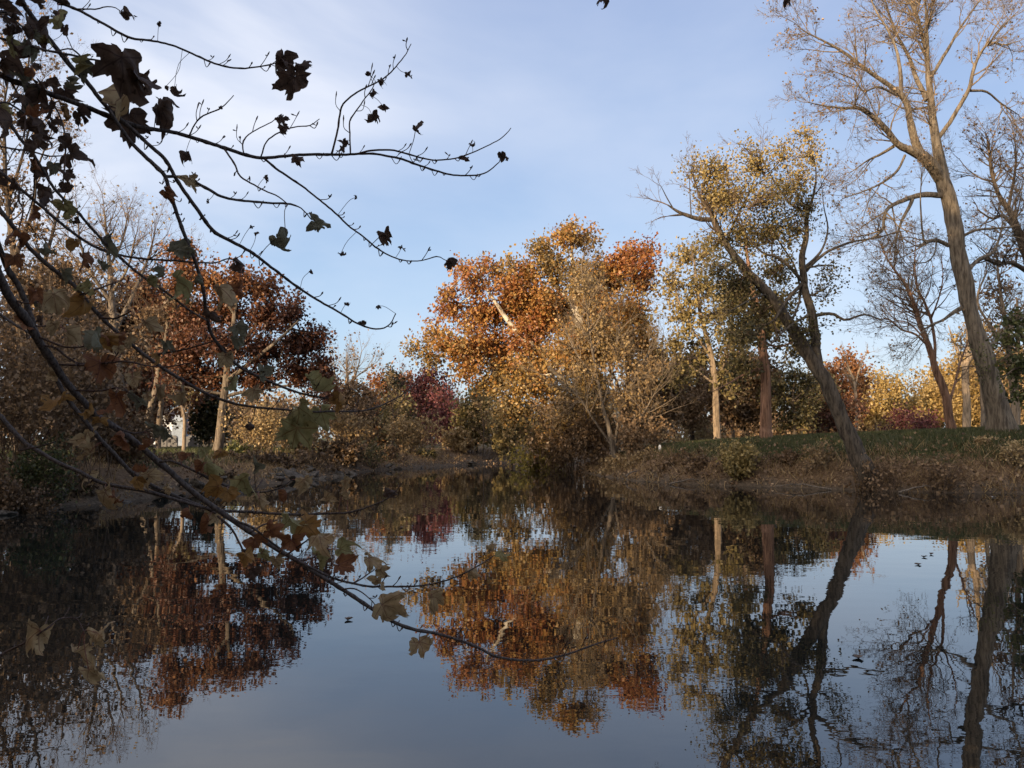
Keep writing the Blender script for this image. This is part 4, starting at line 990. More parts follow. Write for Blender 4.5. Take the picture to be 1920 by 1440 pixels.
# ------------------------------------------------------------------ brush, rocks, litter and small things on the banks
THK = [(6, .12, 5, .6, .5, .6, .15), (5, .18, 4, .6, .5, .6, .15), (4, .2, 0, 0, 0, 0, 0)]
sh = [  # name, label, x, ybase, D, hpx, wpx, stems, leaf, leaf_px, dens, twig, tint
    ("thicket_shrub", "tall brown-leaved thicket nearest us on the left bank, at the frame edge", 20, 930, 23, 360, 300, 44, LF_BROWN, 8, 1.1, TWIG_BROWN, .5),
    ("thicket_shrub", "brown thicket right of the frame-edge one, hanging over the left waterline", 130, 925, 26, 290, 230, 44, LF_BROWN, 7.5, 1.1, TWIG_BROWN, .45),
    ("thicket_shrub", "lower dark thicket behind the slabs at left, under the leaning trunk", 215, 905, 30, 130, 170, 36, LF_BROWN, 7, .9, TWIG_DARK, .3),
    ("green_shrub", "dark olive leafy shrub within the brown thicket at left", 70, 940, 22, 110, 130, 20, LF_GREEN, 6, .7, TWIG_DARK, .1),
    ("gold_shrub", "sunlit tan bramble shrub right of the stout sunlit oak trunk", 490, 856, 43, 92, 120, 34, LF_TAN, 5, .5, TWIG_PINK, .7),
    ("gold_shrub", "smaller tan shrub joining the sunlit bramble on its right", 560, 856, 45, 70, 90, 26, LF_TAN, 5, .45, TWIG_PINK, .5),
    ("green_shrub", "small bright yellow-green shrub at the foot of the stout oak trunk", 440, 856, 42, 28, 50, 16, LF_GREEN, 5.5, 1.2, TWIG_BROWN, .9),
    ("dark_brush", "low black-brown brush on the bank below the sunlit bramble", 470, 884, 38, 40, 150, 26, LF_BROWN, 6, .6, TWIG_DARK, .1),
    ("dark_brush", "low dark brush on the bank right of the pointed pale slab", 590, 878, 41, 44, 150, 26, LF_BROWN, 6, .6, TWIG_DARK, .15),
    ("dark_brush", "low dark brush on the bank left of the pointed pale slab", 350, 884, 36, 36, 140, 24, LF_BROWN, 6, .6, TWIG_DARK, .12),
    ("olive_brush", "olive-green low brush at the waterline left of centre", 690, 870, 49, 44, 110, 24, LF_OLIVE, 5.5, .7, TWIG_BROWN, .2),
    ("tan_brush", "twiggy tan brush on the far bank under the brown oak", 660, 858, 54, 80, 120, 30, LF_TAN, 5, .3, TWIG_BROWN, .4),
    ("tan_brush", "twiggy tan brush on the far bank under the pinkish-red tree", 770, 862, 58, 80, 120, 30, LF_TAN, 5, .35, TWIG_BROWN, .5),
    ("tan_brush", "wide tan brush at the far waterline left of the bend", 860, 866, 63, 60, 120, 30, LF_TAN, 5, .4, TWIG_BROWN, .5),
    ("dark_brush", "dark brush right at the far end of the river", 935, 868, 66, 50, 90, 24, LF_BROWN, 5, .5, TWIG_DARK, .3),
    ("olive_brush", "olive brush low on the far bank under the olive-green tree", 800, 872, 57, 30, 110, 22, LF_OLIVE, 5, .6, TWIG_BROWN, .2),
    ("yellow_shrub", "yellow-leaved shrub drooping to the water at the bend", 1012, 872, 52, 46, 80, 22, LF_YELLOW, 6, .7, TWIG_BROWN, .5),
    ("bramble_shrub", "dense dark bramble beneath the orange sycamore's left side", 1060, 872, 48, 100, 150, 40, LF_BROWN, 6, .4, TWIG_BROWN, .35),
    ("bramble_shrub", "dense dark bramble at the sycamore's trunk foot, beside the thin pale trunk", 1120, 868, 45, 90, 110, 34, LF_BROWN, 6, .4, TWIG_BROWN, .4),
    ("bramble_shrub", "reddish twiggy bramble at the point where the lawn begins", 1190, 858, 42, 70, 90, 30, LF_BROWN, 5.5, .35, TWIG_PINK, .7),
    ("dry_shrub", "rusty dry weeds on the bank at the tip of the lawn", 1200, 886, 39, 40, 90, 40, LF_TAN, 5, .5, TWIG_PINK, .4),
    ("dry_shrub", "straw-coloured weeds low on the point beside the water", 1150, 884, 41, 30, 90, 36, LF_TAN, 5, .4, TWIG_PINK, .5),
    ("leafy_shrub", "pale leafy shrub alone on the right bank below the reddish trunk", 1385, 893, 33, 52, 62, 24, LF_OLIVE, 6, .9, TWIG_BROWN, .7),
    ("dark_brush", "brown weeds on the right bank left of the pale leafy shrub", 1310, 884, 34.5, 34, 110, 32, LF_BROWN, 5.5, .6, TWIG_BROWN, .4),
    ("dark_brush", "brown weeds on the right bank right of the pale leafy shrub", 1480, 884, 33, 36, 110, 36, LF_BROWN, 5.5, .6, TWIG_BROWN, .5),
    ("dry_shrub", "dry reddish weeds on the bank left of the leaning trunk's foot", 1540, 872, 32, 36, 90, 36, LF_TAN, 5, .5, TWIG_PINK, .3),
    ("dark_brush", "dark tangle overhanging the water below the brown thicket at left", 130, 948, 24, 60, 190, 34, LF_BROWN, 6.5, .5, TWIG_DARK, .15),
    ("dark_brush", "dark weeds drooping over the slabs under the sunlit left lawn", 300, 900, 33, 44, 150, 34, LF_BROWN, 6, .6, TWIG_DARK, .2),
    ("dark_brush", "dark brush between the pointed pale slab and the olive brush", 640, 876, 46, 46, 100, 30, LF_BROWN, 6, .6, TWIG_DARK, .25),
    ("dark_brush", "dark overhanging brush at the waterline below the stout sunlit oak trunk", 400, 908, 32, 34, 150, 34, LF_BROWN, 6, .7, TWIG_DARK, .1),
    ("dark_brush", "dark weeds above the largest tilted slab on the left bank", 530, 882, 39, 30, 120, 30, LF_BROWN, 6, .7, TWIG_DARK, .15),
    ("dark_brush", "brown brush on the bank crest below the small yellow-green shrub", 430, 872, 39, 26, 150, 30, LF_BROWN, 6, .7, TWIG_DARK, .3),
    ("dark_brush", "dark brush leaning to the water at far left, in front of the dark olive shrub", 30, 960, 21, 60, 170, 34, LF_BROWN, 6.5, .6, TWIG_DARK, .2),
    ("dark_brush", "dark tangle on the bank between tilted slab and far olive brush", 720, 868, 53, 34, 130, 30, LF_BROWN, 5.5, .7, TWIG_DARK, .2),
    ("dry_shrub", "rusty low weeds on the right bank above the mud, under the leaning trunk", 1650, 890, 29.5, 30, 120, 44, LF_BROWN, 5.5, .5, TWIG_BROWN, .6),
    ("dry_shrub", "rusty low weeds on the right bank below the thin bare tree", 1760, 880, 29, 30, 130, 44, LF_BROWN, 5.5, .5, TWIG_BROWN, .55),
    ("dry_shrub", "brown low weeds on the right bank below the reddish trunk's left side", 1260, 880, 36, 30, 110, 40, LF_BROWN, 5.5, .5, TWIG_BROWN, .6),
    ("straw_tuft", "bright straw-yellow weeds at the right edge of the bank", 1905, 872, 29.5, 44, 80, 40, LF_TAN, 5, .6, TWIG_PINK, .8),
    ("straw_tuft", "small straw tuft on the bank crest below the massive trunk", 1840, 842, 31, 18, 40, 26, LF_TAN, 4.5, .5, TWIG_PINK, .6),
]
for k, (nm, lab, x, yb, D, hp, wp, ns, lf, lpx, den, tw, tint) in enumerate(sh):
    make_shrub(nm, lab, "shrub", x, yb, D, hp, wp, ns, lf, lpx, den, tw, 200 + k, tint=tint, levels=THK if hp > 45 else [(5, .14, 5, .6, .55, .6, .15), (4, .2, 0, 0, 0, 0, 0)])

# slender stems in the brush beyond the bend (young trees one can tell apart)
for k, (x, yb, yt, D, w) in enumerate([(612, 858, 740, 52, 4), (735, 862, 715, 60, 5), (1075, 868, 740, 47, 4), (905, 866, 760, 62, 4)]):
    lab = ["thin bare sapling beside the brown oak on the far bank", "thin dark sapling before the sombre olive tree", "thin bare sapling in the bramble under the sycamore", "thin sapling before the olive-green bushy tree"][k]
    make_tree("sapling", lab, "sapling", D, [[(x, yb, w), (x + 2, (yb + yt) / 2, w * .8), (x - 3, yt, 1.5)]], bark=BARK_DARK, twig=TWIG_BROWN, leaf=LF_TAN, leaf_px=4.5, seed=300 + k, bare=dict(per_m=5, len=1.5, levels=LV2, trunk_t0=.25, leaves=.15))

# ---- rocks along the left waterline
ROCK = bark_mat("stone_slab", (0.035, 0.030, 0.024), (0.115, 0.10, 0.082), scale=1.5, stretch=1, bump=.6, dist=.05)
def rock_mesh(seed, sx, sy, sz):
    import bmesh
    rng = np.random.default_rng(seed)
    bm = bmesh.new(); bmesh.ops.create_icosphere(bm, subdivisions=3, radius=1)
    pl = rand_unit(rng, 9); off = rng.uniform(.55, .85, 9)
    for v in bm.verts:
        c = np.array(v.co)
        for p_, o_ in zip(pl, off):
            dd = c @ p_ - o_
            if dd > 0: c = c - p_ * dd
        c = c + .03 * np.sin(c[[1, 2, 0]] * 9 + seed)
        v.co = Vector((c[0] * sx, c[1] * sy, c[2] * sz))
    me = bpy.data.meshes.new("rock"); bm.to_mesh(me); bm.free(); me.materials.append(ROCK)
    return me
rocks = [rock_mesh(s, .5, .34, .20) for s in range(6)]
rr = np.random.default_rng(77)
def add_rock(me, loc, s, rot, label, group=None, tilt=(0, 0)):
    o = bpy.data.objects.new("rock", me); COL.objects.link(o)
    o.location = loc; o.scale = (s, s * rr.uniform(.7, 1.2), s * rr.uniform(.45, .9)); o.rotation_euler = (tilt[0], tilt[1], rot)
    tag(o, label, "rock", group)
def shore_pt(t):
    A = np.array([(-12.4, 19), (-12.2, 21.2), (-10.4, 27), (-9.2, 35), (-7.6, 48.5), (-5.4, 53.4), (-3.0, 58), (-.8, 62.6)])
    d = np.r_[0, np.cumsum(np.hypot(*np.diff(A, axis=0).T))]
    s = t * d[-1]
    return np.array([np.interp(s, d, A[:, 0]), np.interp(s, d, A[:, 1])])
for k in range(64):
    t = rr.uniform(0, .55) if k < 48 else rr.uniform(.55, 1)
    p = shore_pt(t); x = p[0] - rr.uniform(-.35, .9); y = p[1] + rr.uniform(-.3, .3)
    z = max(gz(x, y), -.05)
    add_rock(rocks[k % 6], (x, y, z + .05), rr.uniform(.3, 1.0) * (1 if k < 48 else .8), rr.uniform(0, 6.28),
             "grey broken stone slab on the left bank's waterline" if k < 48 else "small grey stone at the far waterline beyond the brush",
             "grey slabs along the left waterline" if k < 48 else "small stones along the far waterline", (rr.normal(0, .35), rr.normal(0, .35)))
p = at(545, 893, 37)
add_rock(rocks[2], (p[0], p[1], .22), 1.9, .6, "largest pale slab tilted to a point into the water on the left bank", None, (.15, .38))
p = at(520, 898, 36)
add_rock(rocks[4], (p[0], p[1], .12), 1.5, 1.2, "second pale slab lying beside the largest tilted one", None, (-.2, .25))

# ---- fallen leaves and grass (nobody could count them)
def scatter(n, x0, x1, y0, y1, rng, cond):
    X = rng.uniform(x0, x1, n); Y = rng.uniform(y0, y1, n)
    Z = ground_z(X, Y); d = river_sd(X, Y)
    k = cond(X, Y, Z, d, rng)
    return np.stack([X, Y, Z], -1)[k], d[k]
rng = np.random.default_rng(5)
P, d = scatter(60000, 3, 30, 26, 52, rng, lambda X, Y, Z, d, r: (d > -.05) & (d < 6) & (r.uniform(size=len(X)) < .6 * np.exp(-d / 2.6)))
P2, d2 = scatter(26000, -20, 2, 18, 66, rng, lambda X, Y, Z, d, r: (d > .05) & (d < 5) & (r.uniform(size=len(X)) < np.exp(-d / 2.5)))
P3, d3 = scatter(40000, -16, 28, 18, 66, rng, lambda X, Y, Z, d, r: (d > -.45) & (d < .08) & (r.uniform(size=len(X)) < .22 * np.exp(d * 5)))
P3[:, 2] = np.maximum(P3[:, 2], 0)
PP = np.concatenate([P, P2, P3]); PP[:, 2] += .02 + rng.uniform(0, .04, len(PP))
V, q, t = leaf_cards(rng, PP, rng.uniform(.06, .17, len(PP)), np.clip(rng.normal(.62, .25, len(PP)), 0, 1), -.05)
LF_LITTER = leaf_mat("leaf_litter", [(0, (.055, .036, .022)), (.45, (.15, .095, .055)), (.8, (.25, .16, .09)), (1, (.40, .29, .17))], .15)
o = mesh_obj("fallen_leaves", [(V, q, LF_LITTER, t)]); tag(o, "brown fallen leaves strewn over the river banks", "fallen leaves", kind='stuff')

def blades(P, h, rng, lean=.35):
    n = len(P)
    az = rng.uniform(0, 2 * np.pi, n); w = np.stack([np.cos(az), np.sin(az), np.zeros(n)], -1)
    ld = rng.normal(0, lean, (n, 2)); tip = P + np.stack([ld[:, 0] * h, ld[:, 1] * h, h], -1)
    b = .010 + .012 * rng.uniform(size=(n, 1))
    V = np.stack([P - w * b, P + w * b, tip], 1).reshape(-1, 3)
    return V, np.arange(3 * n).reshape(-1, 3)
LF_GRASS = leaf_mat("grass_blade", [(0, (.042, .052, .017)), (.6, (.088, .094, .034)), (1, (.24, .19, .085))], .3)
P, d = scatter(190000, 4, 34, 28, 50, rng, lambda X, Y, Z, d, r: (d > 1.0) & (Z > .75 + .6 * r.uniform(size=len(X))))
P2, d2 = scatter(30000, -24, -8, 30, 56, rng, lambda X, Y, Z, d, r: (d > 2.5))
PP = np.concatenate([P, P2])
V, q = blades(PP, rng.uniform(.06, .22, len(PP)), rng)
tt = np.repeat(np.clip(rng.normal(.38, .22, len(PP)), 0, 1), 3)
o = mesh_obj("grass", [(V, q, LF_GRASS, tt)]); tag(o, "green grass growing on the lawns above both banks", "grass", kind='stuff')
# dry weeds on the slope
P, d = scatter(60000, 4, 30, 26, 48, rng, lambda X, Y, Z, d, r: (d > -.12) & (d < 2.4) & (wob(X * 1.1, Y * 1.3) > -.2 + .35 * d))
Pl, dl = scatter(30000, -18, 0, 19, 66, rng, lambda X, Y, Z, d, r: (d > .3) & (d < 4) & (wob(X * 1.1, Y * 1.3) > -.2))
P = np.concatenate([P, Pl])
V, q = blades(P, rng.uniform(.08, .36, len(P)) * (1 + .6 * (rng.uniform(size=len(P)) < .12)), rng, .7)
o = mesh_obj("dry_weeds", [(V, q, LF_TAN, np.repeat(np.clip(rng.normal(.35, .25, len(P)), 0, 1), 3))]); tag(o, "dry brown weeds and stalks over the banks' slopes", "weeds", kind='stuff')

STK = bark_mat("dead_stick", (.06, .05, .04), (.20, .165, .13), scale=6, bump=.3, dist=.01)
for k, (x, y, L_, az, lab) in enumerate([(1290, 908, 1.6, .4, "pale dead stick lying at the waterline below the pale leafy shrub's left"), (1505, 918, 2.0, 2.8, "long dead branch half in the water left of the leaning trunk's foot"),
                                     (1720, 924, 1.3, .2, "short dead stick on the mud right of the leaning trunk"), (1190, 900, 1.5, 1.0, "dead forked branch sticking out into the water at the lawn's tip"),
                                     (640, 884, 1.6, 2.5, "dead branch dipping into the water left of the olive brush")]):
    D = F * H / (y - HY) * .985 + .55
    p = at(x, y, D); z = max(gz(p[0], p[1]), 0) + .05
    r2 = np.random.default_rng(k + 60); t = np.linspace(0, 1, 9)
    ln = np.stack([(t - .5) * L_ * math.cos(az), (t - .5) * L_ * math.sin(az) * .5, .12 * np.sin(t * 3) + .10 * t], -1) + r2.normal(0, .02, (9, 3)); ln[:, 2] -= ln[:, 2].min()
    P0 = np.array([p[0], p[1], z - .03]) + ln
    side = P0[5] + np.linspace(0, 1, 5)[:, None] * np.array([.25 * L_ * math.cos(az + .7), .25 * L_ * math.sin(az + .7), .12])
    V, q = tubes([(P0[None], np.linspace(.035, .012, 9)[None]), (side[None], np.linspace(.016, .006, 5)[None])], 7)
    o = mesh_obj("dead_branch", [(V, q, STK, None, None, True)]); tag(o, lab, "branch")

# ---- posts, headstones, monument, house on the left lawn
WHITE = plain_mat("white_paint", (.78, .77, .72), .6, .06)
def box(x0, x1, y0, y1, z0, z1):
    V = np.array([(x, y, z) for x in (x0, x1) for y in (y0, y1) for z in (z0, z1)], float)
    return V, np.array([[0, 1, 3, 2], [4, 6, 7, 5], [0, 4, 5, 1], [2, 3, 7, 6], [0, 2, 6, 4], [1, 5, 7, 3]])
def post(x, yb, D, hpx, label):
    b = at(x, yb, D); g = gz(b[0], b[1]); h = hpx * D / F * 1.3; w = .05
    V, q = box(-w, w, -w, w, -.1, h)
    cap = np.array([(-w, -w, h), (w, -w, h), (w, w, h), (-w, w, h), (0, 0, h + .05)]); cq = np.array([[0, 1, 4], [1, 2, 4], [2, 3, 4], [3, 0, 4]])
    o = mesh_obj("marker_post", [(V, q, WHITE), (cap, cq, WHITE)]); o.location = (b[0], b[1], g)
    tag(o, label, "post")
post(1237, 830, 40, 9, "short white marker post on the lawn tip right of the sycamore")
post(1156, 836, 42, 8, "tiny white marker post beside the thin leaning pale trunk")
STONE = plain_mat("headstone_granite", (.22, .22, .23), .7); STONE_D = plain_mat("headstone_dark", (.06, .06, .065), .5)
def headstone(x, D, w, h, m, label, group):
    b = at(x, 845, D); g = gz(b[0], b[1])
    n = 10; a = np.linspace(0, np.pi, n)
    prof = [(-w / 2, -.05), (-w / 2, h * .75)] + [(-w / 2 * math.cos(t), h * .75 + h * .25 * math.sin(t)) for t in a[1:-1]] + [(w / 2, h * .75), (w / 2, -.05)]
    k = len(prof); V = np.array([(p[0], -.09, p[1]) for p in prof] + [(p[0], .09, p[1]) for p in prof])
    q = np.array([[i, (i + 1) % k, (i + 1) % k + k, i + k] for i in range(k)])
    o = mesh_obj("headstone", [(V, [q, np.array([list(range(k))[::-1]]), np.array([list(range(k, 2 * k))])], m)]); o.location = (b[0], b[1], g)
    tag(o, label, "headstone", group)
for k, x in enumerate([306, 313, 319, 326, 351, 357, 363, 369]):
    white = x == 319
    headstone(x, 66 + (k % 3) * 2, .55, .8 + .1 * (k % 2), STONE if white else STONE_D, "single pale headstone between dark ones on the left lawn" if white else "small dark headstone on the sunlit left lawn", None if white else "dark headstones in the left lawn's row")
b = at(336, 843, 78); g = gz(b[0], b[1])
M = thing("monument", "blue-grey stepped stone monument with pointed top behind the pale forked tree", "monument", (b[0], b[1], g))
BL = plain_mat("monument_stone", (.20, .24, .29), .7)
def frustum(w0, w1, z0, z1):
    V = np.array([(sx * w / 2, sy * w / 2, z) for z, w in ((z0, w0), (z1, w1)) for sx, sy in ((-1, -1), (1, -1), (1, 1), (-1, 1))])
    return V, np.array([[0, 1, 5, 4], [1, 2, 6, 5], [2, 3, 7, 6], [3, 0, 4, 7], [4, 5, 6, 7]])
def part(name, geo, m, par, loc):
    V = geo[0] + np.array([loc[0], loc[1], loc[2]]); return mesh_obj(name, [(V, geo[1], m)], par)
L0 = (b[0], b[1], g)
part("plinth", frustum(1.5, 1.3, -.1, .7), BL, M, L0); part("shaft", frustum(1.1, .9, .7, 2.2), BL, M, L0); part("cornice", frustum(1.2, 1.2, 2.2, 2.4), BL, M, L0); part("spire", frustum(.8, .12, 2.4, 3.7), BL, M, L0)
# house far behind the left lawn
b = at(306, 846, 100); g = gz(b[0], b[1])
Hh = thing("gabled_house", "far white gabled house glimpsed behind the headstones at left", "house", (b[0], b[1], g))
SID = plain_mat("house_siding", (.58, .60, .62), .7, .05); ROOF = plain_mat("house_roof", (.16, .11, .09), .8); GLASS = plain_mat("window_glass", (.03, .035, .045), .1)
L0 = (b[0], b[1], g)
w, dp, hh, rh = 3.2, 4.0, 2.0, 1.9
V, q = box(-w / 2, w / 2, 0, dp, -.2, hh)
gb = np.array([(-w / 2, 0, hh), (w / 2, 0, hh), (0, 0, hh + rh - .12), (-w / 2, dp, hh), (w / 2, dp, hh), (0, dp, hh + rh - .12)])
mesh_obj("wall", [(V + np.array(L0), q, SID), (gb + np.array(L0), [np.array([[0, 1, 2], [5, 4, 3]])], SID)], Hh)
e = .3
rv = np.array([(-w / 2 - e, -e, hh - .25), (0, -e, hh + rh), (w / 2 + e, -e, hh - .25), (-w / 2 - e, dp + e, hh - .25), (0, dp + e, hh + rh), (w / 2 + e, dp + e, hh - .25)])
rv = np.vstack([rv, rv - np.array([0, 0, .12])])
mesh_obj("roof", [(rv + np.array(L0), np.array([[0, 1, 4, 3], [1, 2, 5, 4], [6, 9, 10, 7], [7, 10, 11, 8], [0, 6, 7, 1], [1, 7, 8, 2], [3, 4, 10, 9], [4, 5, 11, 10], [0, 3, 9, 6], [2, 8, 11, 5]]), ROOF)], Hh)
for xx in (-1.3, -.35, .6):
    V, q = box(xx, xx + .6, -.05, .03, .6, 1.6); fr = mesh_obj("window", [(V + np.array(L0), q, WHITE)], Hh)
    V, q = box(xx + .07, xx + .53, -.065, -.052, .67, 1.53); mesh_obj("pane", [(V + np.array(L0), q, GLASS)], fr)
b = at(328, 846, 118); g = gz(b[0], b[1]); L0 = (b[0], b[1], g)
H2 = thing("brown_house", "far low tan-brown house right of the white gabled one", "house", L0)
SID2 = plain_mat("house_siding_tan", (.42, .30, .20), .8, .08)
V, q = box(-3, 3, 0, 5, -.2, 2.2); mesh_obj("wall", [(V + np.array(L0), q, SID2)], H2)
rv = np.array([(-3.4, -.4, 2.203), (3.4, -.4, 2.203), (3.4, 5.4, 2.203), (-3.4, 5.4, 2.203), (-2.6, 2.5, 4.2), (2.6, 2.5, 4.2)])
mesh_obj("roof", [(rv + np.array(L0), [np.array([[0, 1, 5, 4], [2, 3, 4, 5]]), np.array([[1, 2, 5], [3, 0, 4]]), np.array([[3, 2, 1, 0]])], ROOF)], H2)
V, q = box(-1.5, -.6, -.05, .03, .8, 1.7); mesh_obj("window", [(V + np.array(L0), q, GLASS)], H2)

# ---- things floating on the water
FL = plain_mat("floating_leaf", (.10, .065, .04), .7)
fl = np.array([(1862, 932), (1732, 1042), (1745, 1037), (1722, 1056), (1610, 1226), (652, 1157), (985, 1010), (430, 985), (232, 988), (760, 905), (812, 892), (850, 900), (1150, 935), (1310, 905), (1540, 948), (690, 915), (905, 905)])
fr = np.random.default_rng(12)
fl = np.vstack([fl, np.stack([fr.uniform(560, 1330, 44), 884 + 120 * fr.uniform(0, 1, 44) ** 1.6], -1)])
lf = np.random.default_rng(9)
for k, (x, y) in enumerate(fl):
    D = F * H / (y - HY) * 1.0
    p = at(x, y, D)
    if river_sd(p[0:1], p[1:2])[0] > -.3: continue
    s = (.06 if k < 17 else lf.uniform(.03, .07)) if k else .10
    a = np.sort(lf.uniform(0, 6.28, 9)); r_ = s * lf.uniform(.5, 1, 9)
    zz = .012 + .015 * lf.uniform(size=9)
    V = np.vstack([[(0, 0, .008)], np.stack([np.cos(a) * r_, np.sin(a) * r_, zz], -1), [(0, 0, -.004)]])
    q = np.array([[0, 1 + i, 1 + (i + 1) % 9] for i in range(9)] + [[10, 1 + (i + 1) % 9, 1 + i] for i in range(9)])
    o = mesh_obj("floating_leaf", [(V, q, FL if k else WHITE)]); o.location = (p[0], p[1], .003)
    tag(o, "tiny white scrap floating near the right bank" if k == 0 else "small dark leaf floating on the river", "scrap" if k == 0 else "leaf", None if k == 0 else "dark leaves floating on the river")

# ---- the wood on our own side, behind the camera, whose shade lies over the lower banks
rngw = np.random.default_rng(21)
parts = []; tr = []; LPw = []
Sd = np.array([-math.sin(SUN_AZ), -math.cos(SUN_AZ)]); Pd = np.array([math.cos(SUN_AZ), -math.sin(SUN_AZ)])
for k in range(124):
    s = rngw.uniform(-13, 64); depth = rngw.uniform(44, 66)
    if k >= 88: s = rngw.uniform(-38, -25)
    if k >= 104: s = rngw.uniform(13, 27); depth = rngw.uniform(40, 60)
    if 15.5 < s < 16.8 and k < 88: continue
    xy = np.array([5, 38]) + Sd * depth + Pd * s
    if river_sd(np.array([xy[0]]), np.array([xy[1]]))[0] < 2 or np.hypot(*xy) < 9: continue
    hgt = np.interp(s, [-38, -25, -24, -14, -8, 0, 8.5, 11, 14, 20], [15, 14, 8, 9, 13, 14, 16.5, 22, 24, 24]) * rngw.uniform(.82, 1.04)
    g = gz(*xy)
    tr.append((np.array([[xy[0], xy[1], g - .2], [xy[0] + .2, xy[1], g + hgt * .5], [xy[0], xy[1] + .3, g + hgt * .9]])[None], np.array([[.3, .22, .06]])))
    n = int(900)
    c = rand_unit(rngw, n) * rngw.uniform(0, 1, (n, 1)) ** .4
    LPw.append(np.array([xy[0], xy[1], g + hgt * .54]) + c * np.array([3.2, 3.2, hgt * .46]))
V, q = tubes(tr, 6); parts.append((V, q, BARK_DARK, np.zeros(len(V))))
LPw = np.concatenate(LPw)
V, q, t = leaf_cards(rngw, LPw, rngw.uniform(.35, .8, len(LPw)), rngw.uniform(0, 1, len(LPw))); parts.append((V, q, LF_BROWN, t))
o = mesh_obj("riverside_wood", parts); tag(o, "brown-leaved wood on the near side of the river behind the viewer", "wood", kind='stuff')
# ------------------------------------------------------------------ the overhanging maple in the foreground
MB = bark_mat("maple_bark", (0.035, 0.028, 0.026), (0.115, 0.095, 0.085), scale=40, stretch=.4, bump=.35, dist=.0008)
MT = bark_mat("maple_twig", (0.04, 0.026, 0.022), (0.10, 0.065, 0.05), scale=40, stretch=.4, bump=.15, dist=.0004)
PET = plain_mat("leaf_stalk_red", (.16, .05, .035), .6, .2, 40)

def maple_leaf_mat(name, a, b, vein):
    m, n, l, out = new_mat(name)
    uv = n.new('ShaderNodeUVMap'); uv.uv_map = 'UVMap'
    mask = None
    for ang in (0, 50, -50, 102, -102):
        t = math.radians(ang); dx, dy = math.sin(t), math.cos(t)
        d1 = n.new('ShaderNodeVectorMath'); d1.operation = 'DOT_PRODUCT'; d1.inputs[1].default_value = (dy, -dx, 0); l.new(uv.outputs[0], d1.inputs[0])
        ab = n.new('ShaderNodeMath'); ab.operation = 'ABSOLUTE'; l.new(d1.outputs['Value'], ab.inputs[0])
        d2 = n.new('ShaderNodeVectorMath'); d2.operation = 'DOT_PRODUCT'; d2.inputs[1].default_value = (dx, dy, 0); l.new(uv.outputs[0], d2.inputs[0])
        g = n.new('ShaderNodeMath'); g.operation = 'GREATER_THAN'; g.inputs[1].default_value = 0; l.new(d2.outputs['Value'], g.inputs[0])
        w = n.new('ShaderNodeMath'); w.operation = 'LESS_THAN'; w.inputs[1].default_value = .014; l.new(ab.outputs[0], w.inputs[0])
        k = n.new('ShaderNodeMath'); k.operation = 'MULTIPLY'; l.new(g.outputs[0], k.inputs[0]); l.new(w.outputs[0], k.inputs[1])
        if mask is None: mask = k
        else:
            mx = n.new('ShaderNodeMath'); mx.operation = 'MAXIMUM'; l.new(mask.outputs[0], mx.inputs[0]); l.new(k.outputs[0], mx.inputs[1]); mask = mx
    oi = n.new('ShaderNodeObjectInfo')
    ad = n.new('ShaderNodeVectorMath'); ad.operation = 'ADD'; l.new(uv.outputs[0], ad.inputs[0]); l.new(oi.outputs['Random'], ad.inputs[1])
    no = n.new('ShaderNodeTexNoise'); no.inputs['Scale'].default_value = 3.2; no.inputs['Detail'].default_value = 6; no.inputs['Roughness'].default_value = .7; l.new(ad.outputs[0], no.inputs['Vector'])
    r = ramp(n, [(.3, a), (.7, b)]); l.new(no.outputs['Fac'], r.inputs['Fac'])
    sp = ramp(n, [(.62, (0, 0, 0)), (.72, (1, 1, 1))])
    no2 = n.new('ShaderNodeTexNoise'); no2.inputs['Scale'].default_value = 7; no2.inputs['Detail'].default_value = 3; l.new(ad.outputs[0], no2.inputs['Vector']); l.new(no2.outputs['Fac'], sp.inputs['Fac'])
    m0 = n.new('ShaderNodeMix'); m0.data_type = 'RGBA'; l.new(sp.outputs['Color'], m0.inputs[0]); l.new(r.outputs['Color'], m0.inputs[6]); m0.inputs[7].default_value = (a[0] * .5, a[1] * .45, a[2] * .4, 1)
    m1 = n.new('ShaderNodeMix'); m1.data_type = 'RGBA'; l.new(mask.outputs[0], m1.inputs[0]); l.new(m0.outputs[2], m1.inputs[6]); m1.inputs[7].default_value = (*vein, 1)
    d = n.new('ShaderNodeBsdfPrincipled'); d.inputs['Roughness'].default_value = .65; d.inputs['Specular IOR Level'].default_value = .25
    t = n.new('ShaderNodeBsdfTranslucent'); mx = n.new('ShaderNodeMixShader'); mx.inputs[0].default_value = .32
    l.new(m1.outputs[2], d.inputs['Base Color']); l.new(m1.outputs[2], t.inputs['Color'])
    bp = n.new('ShaderNodeBump'); bp.inputs['Strength'].default_value = .6; bp.inputs['Distance'].default_value = .004; l.new(no.outputs['Fac'], bp.inputs['Height']); l.new(bp.outputs[0], d.inputs['Normal'])
    l.new(d.outputs[0], mx.inputs[1]); l.new(t.outputs[0], mx.inputs[2]); l.new(mx.outputs[0], out.inputs['Surface'])
    return m
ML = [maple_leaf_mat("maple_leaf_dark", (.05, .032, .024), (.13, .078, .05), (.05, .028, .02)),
      maple_leaf_mat("maple_leaf_rust", (.14, .055, .025), (.28, .12, .05), (.12, .05, .03)),
      maple_leaf_mat("maple_leaf_yellow_green", (.19, .165, .065), (.37, .32, .14), (.20, .13, .05)),
      maple_leaf_mat("maple_leaf_tan", (.24, .155, .075), (.46, .34, .18), (.20, .11, .06)),
      maple_leaf_mat("maple_leaf_grey_green", (.095, .09, .055), (.215, .195, .125), (.13, .11, .06)),
      maple_leaf_mat("maple_leaf_orange", (.22, .115, .034), (.37, .20, .06), (.18, .09, .035))]

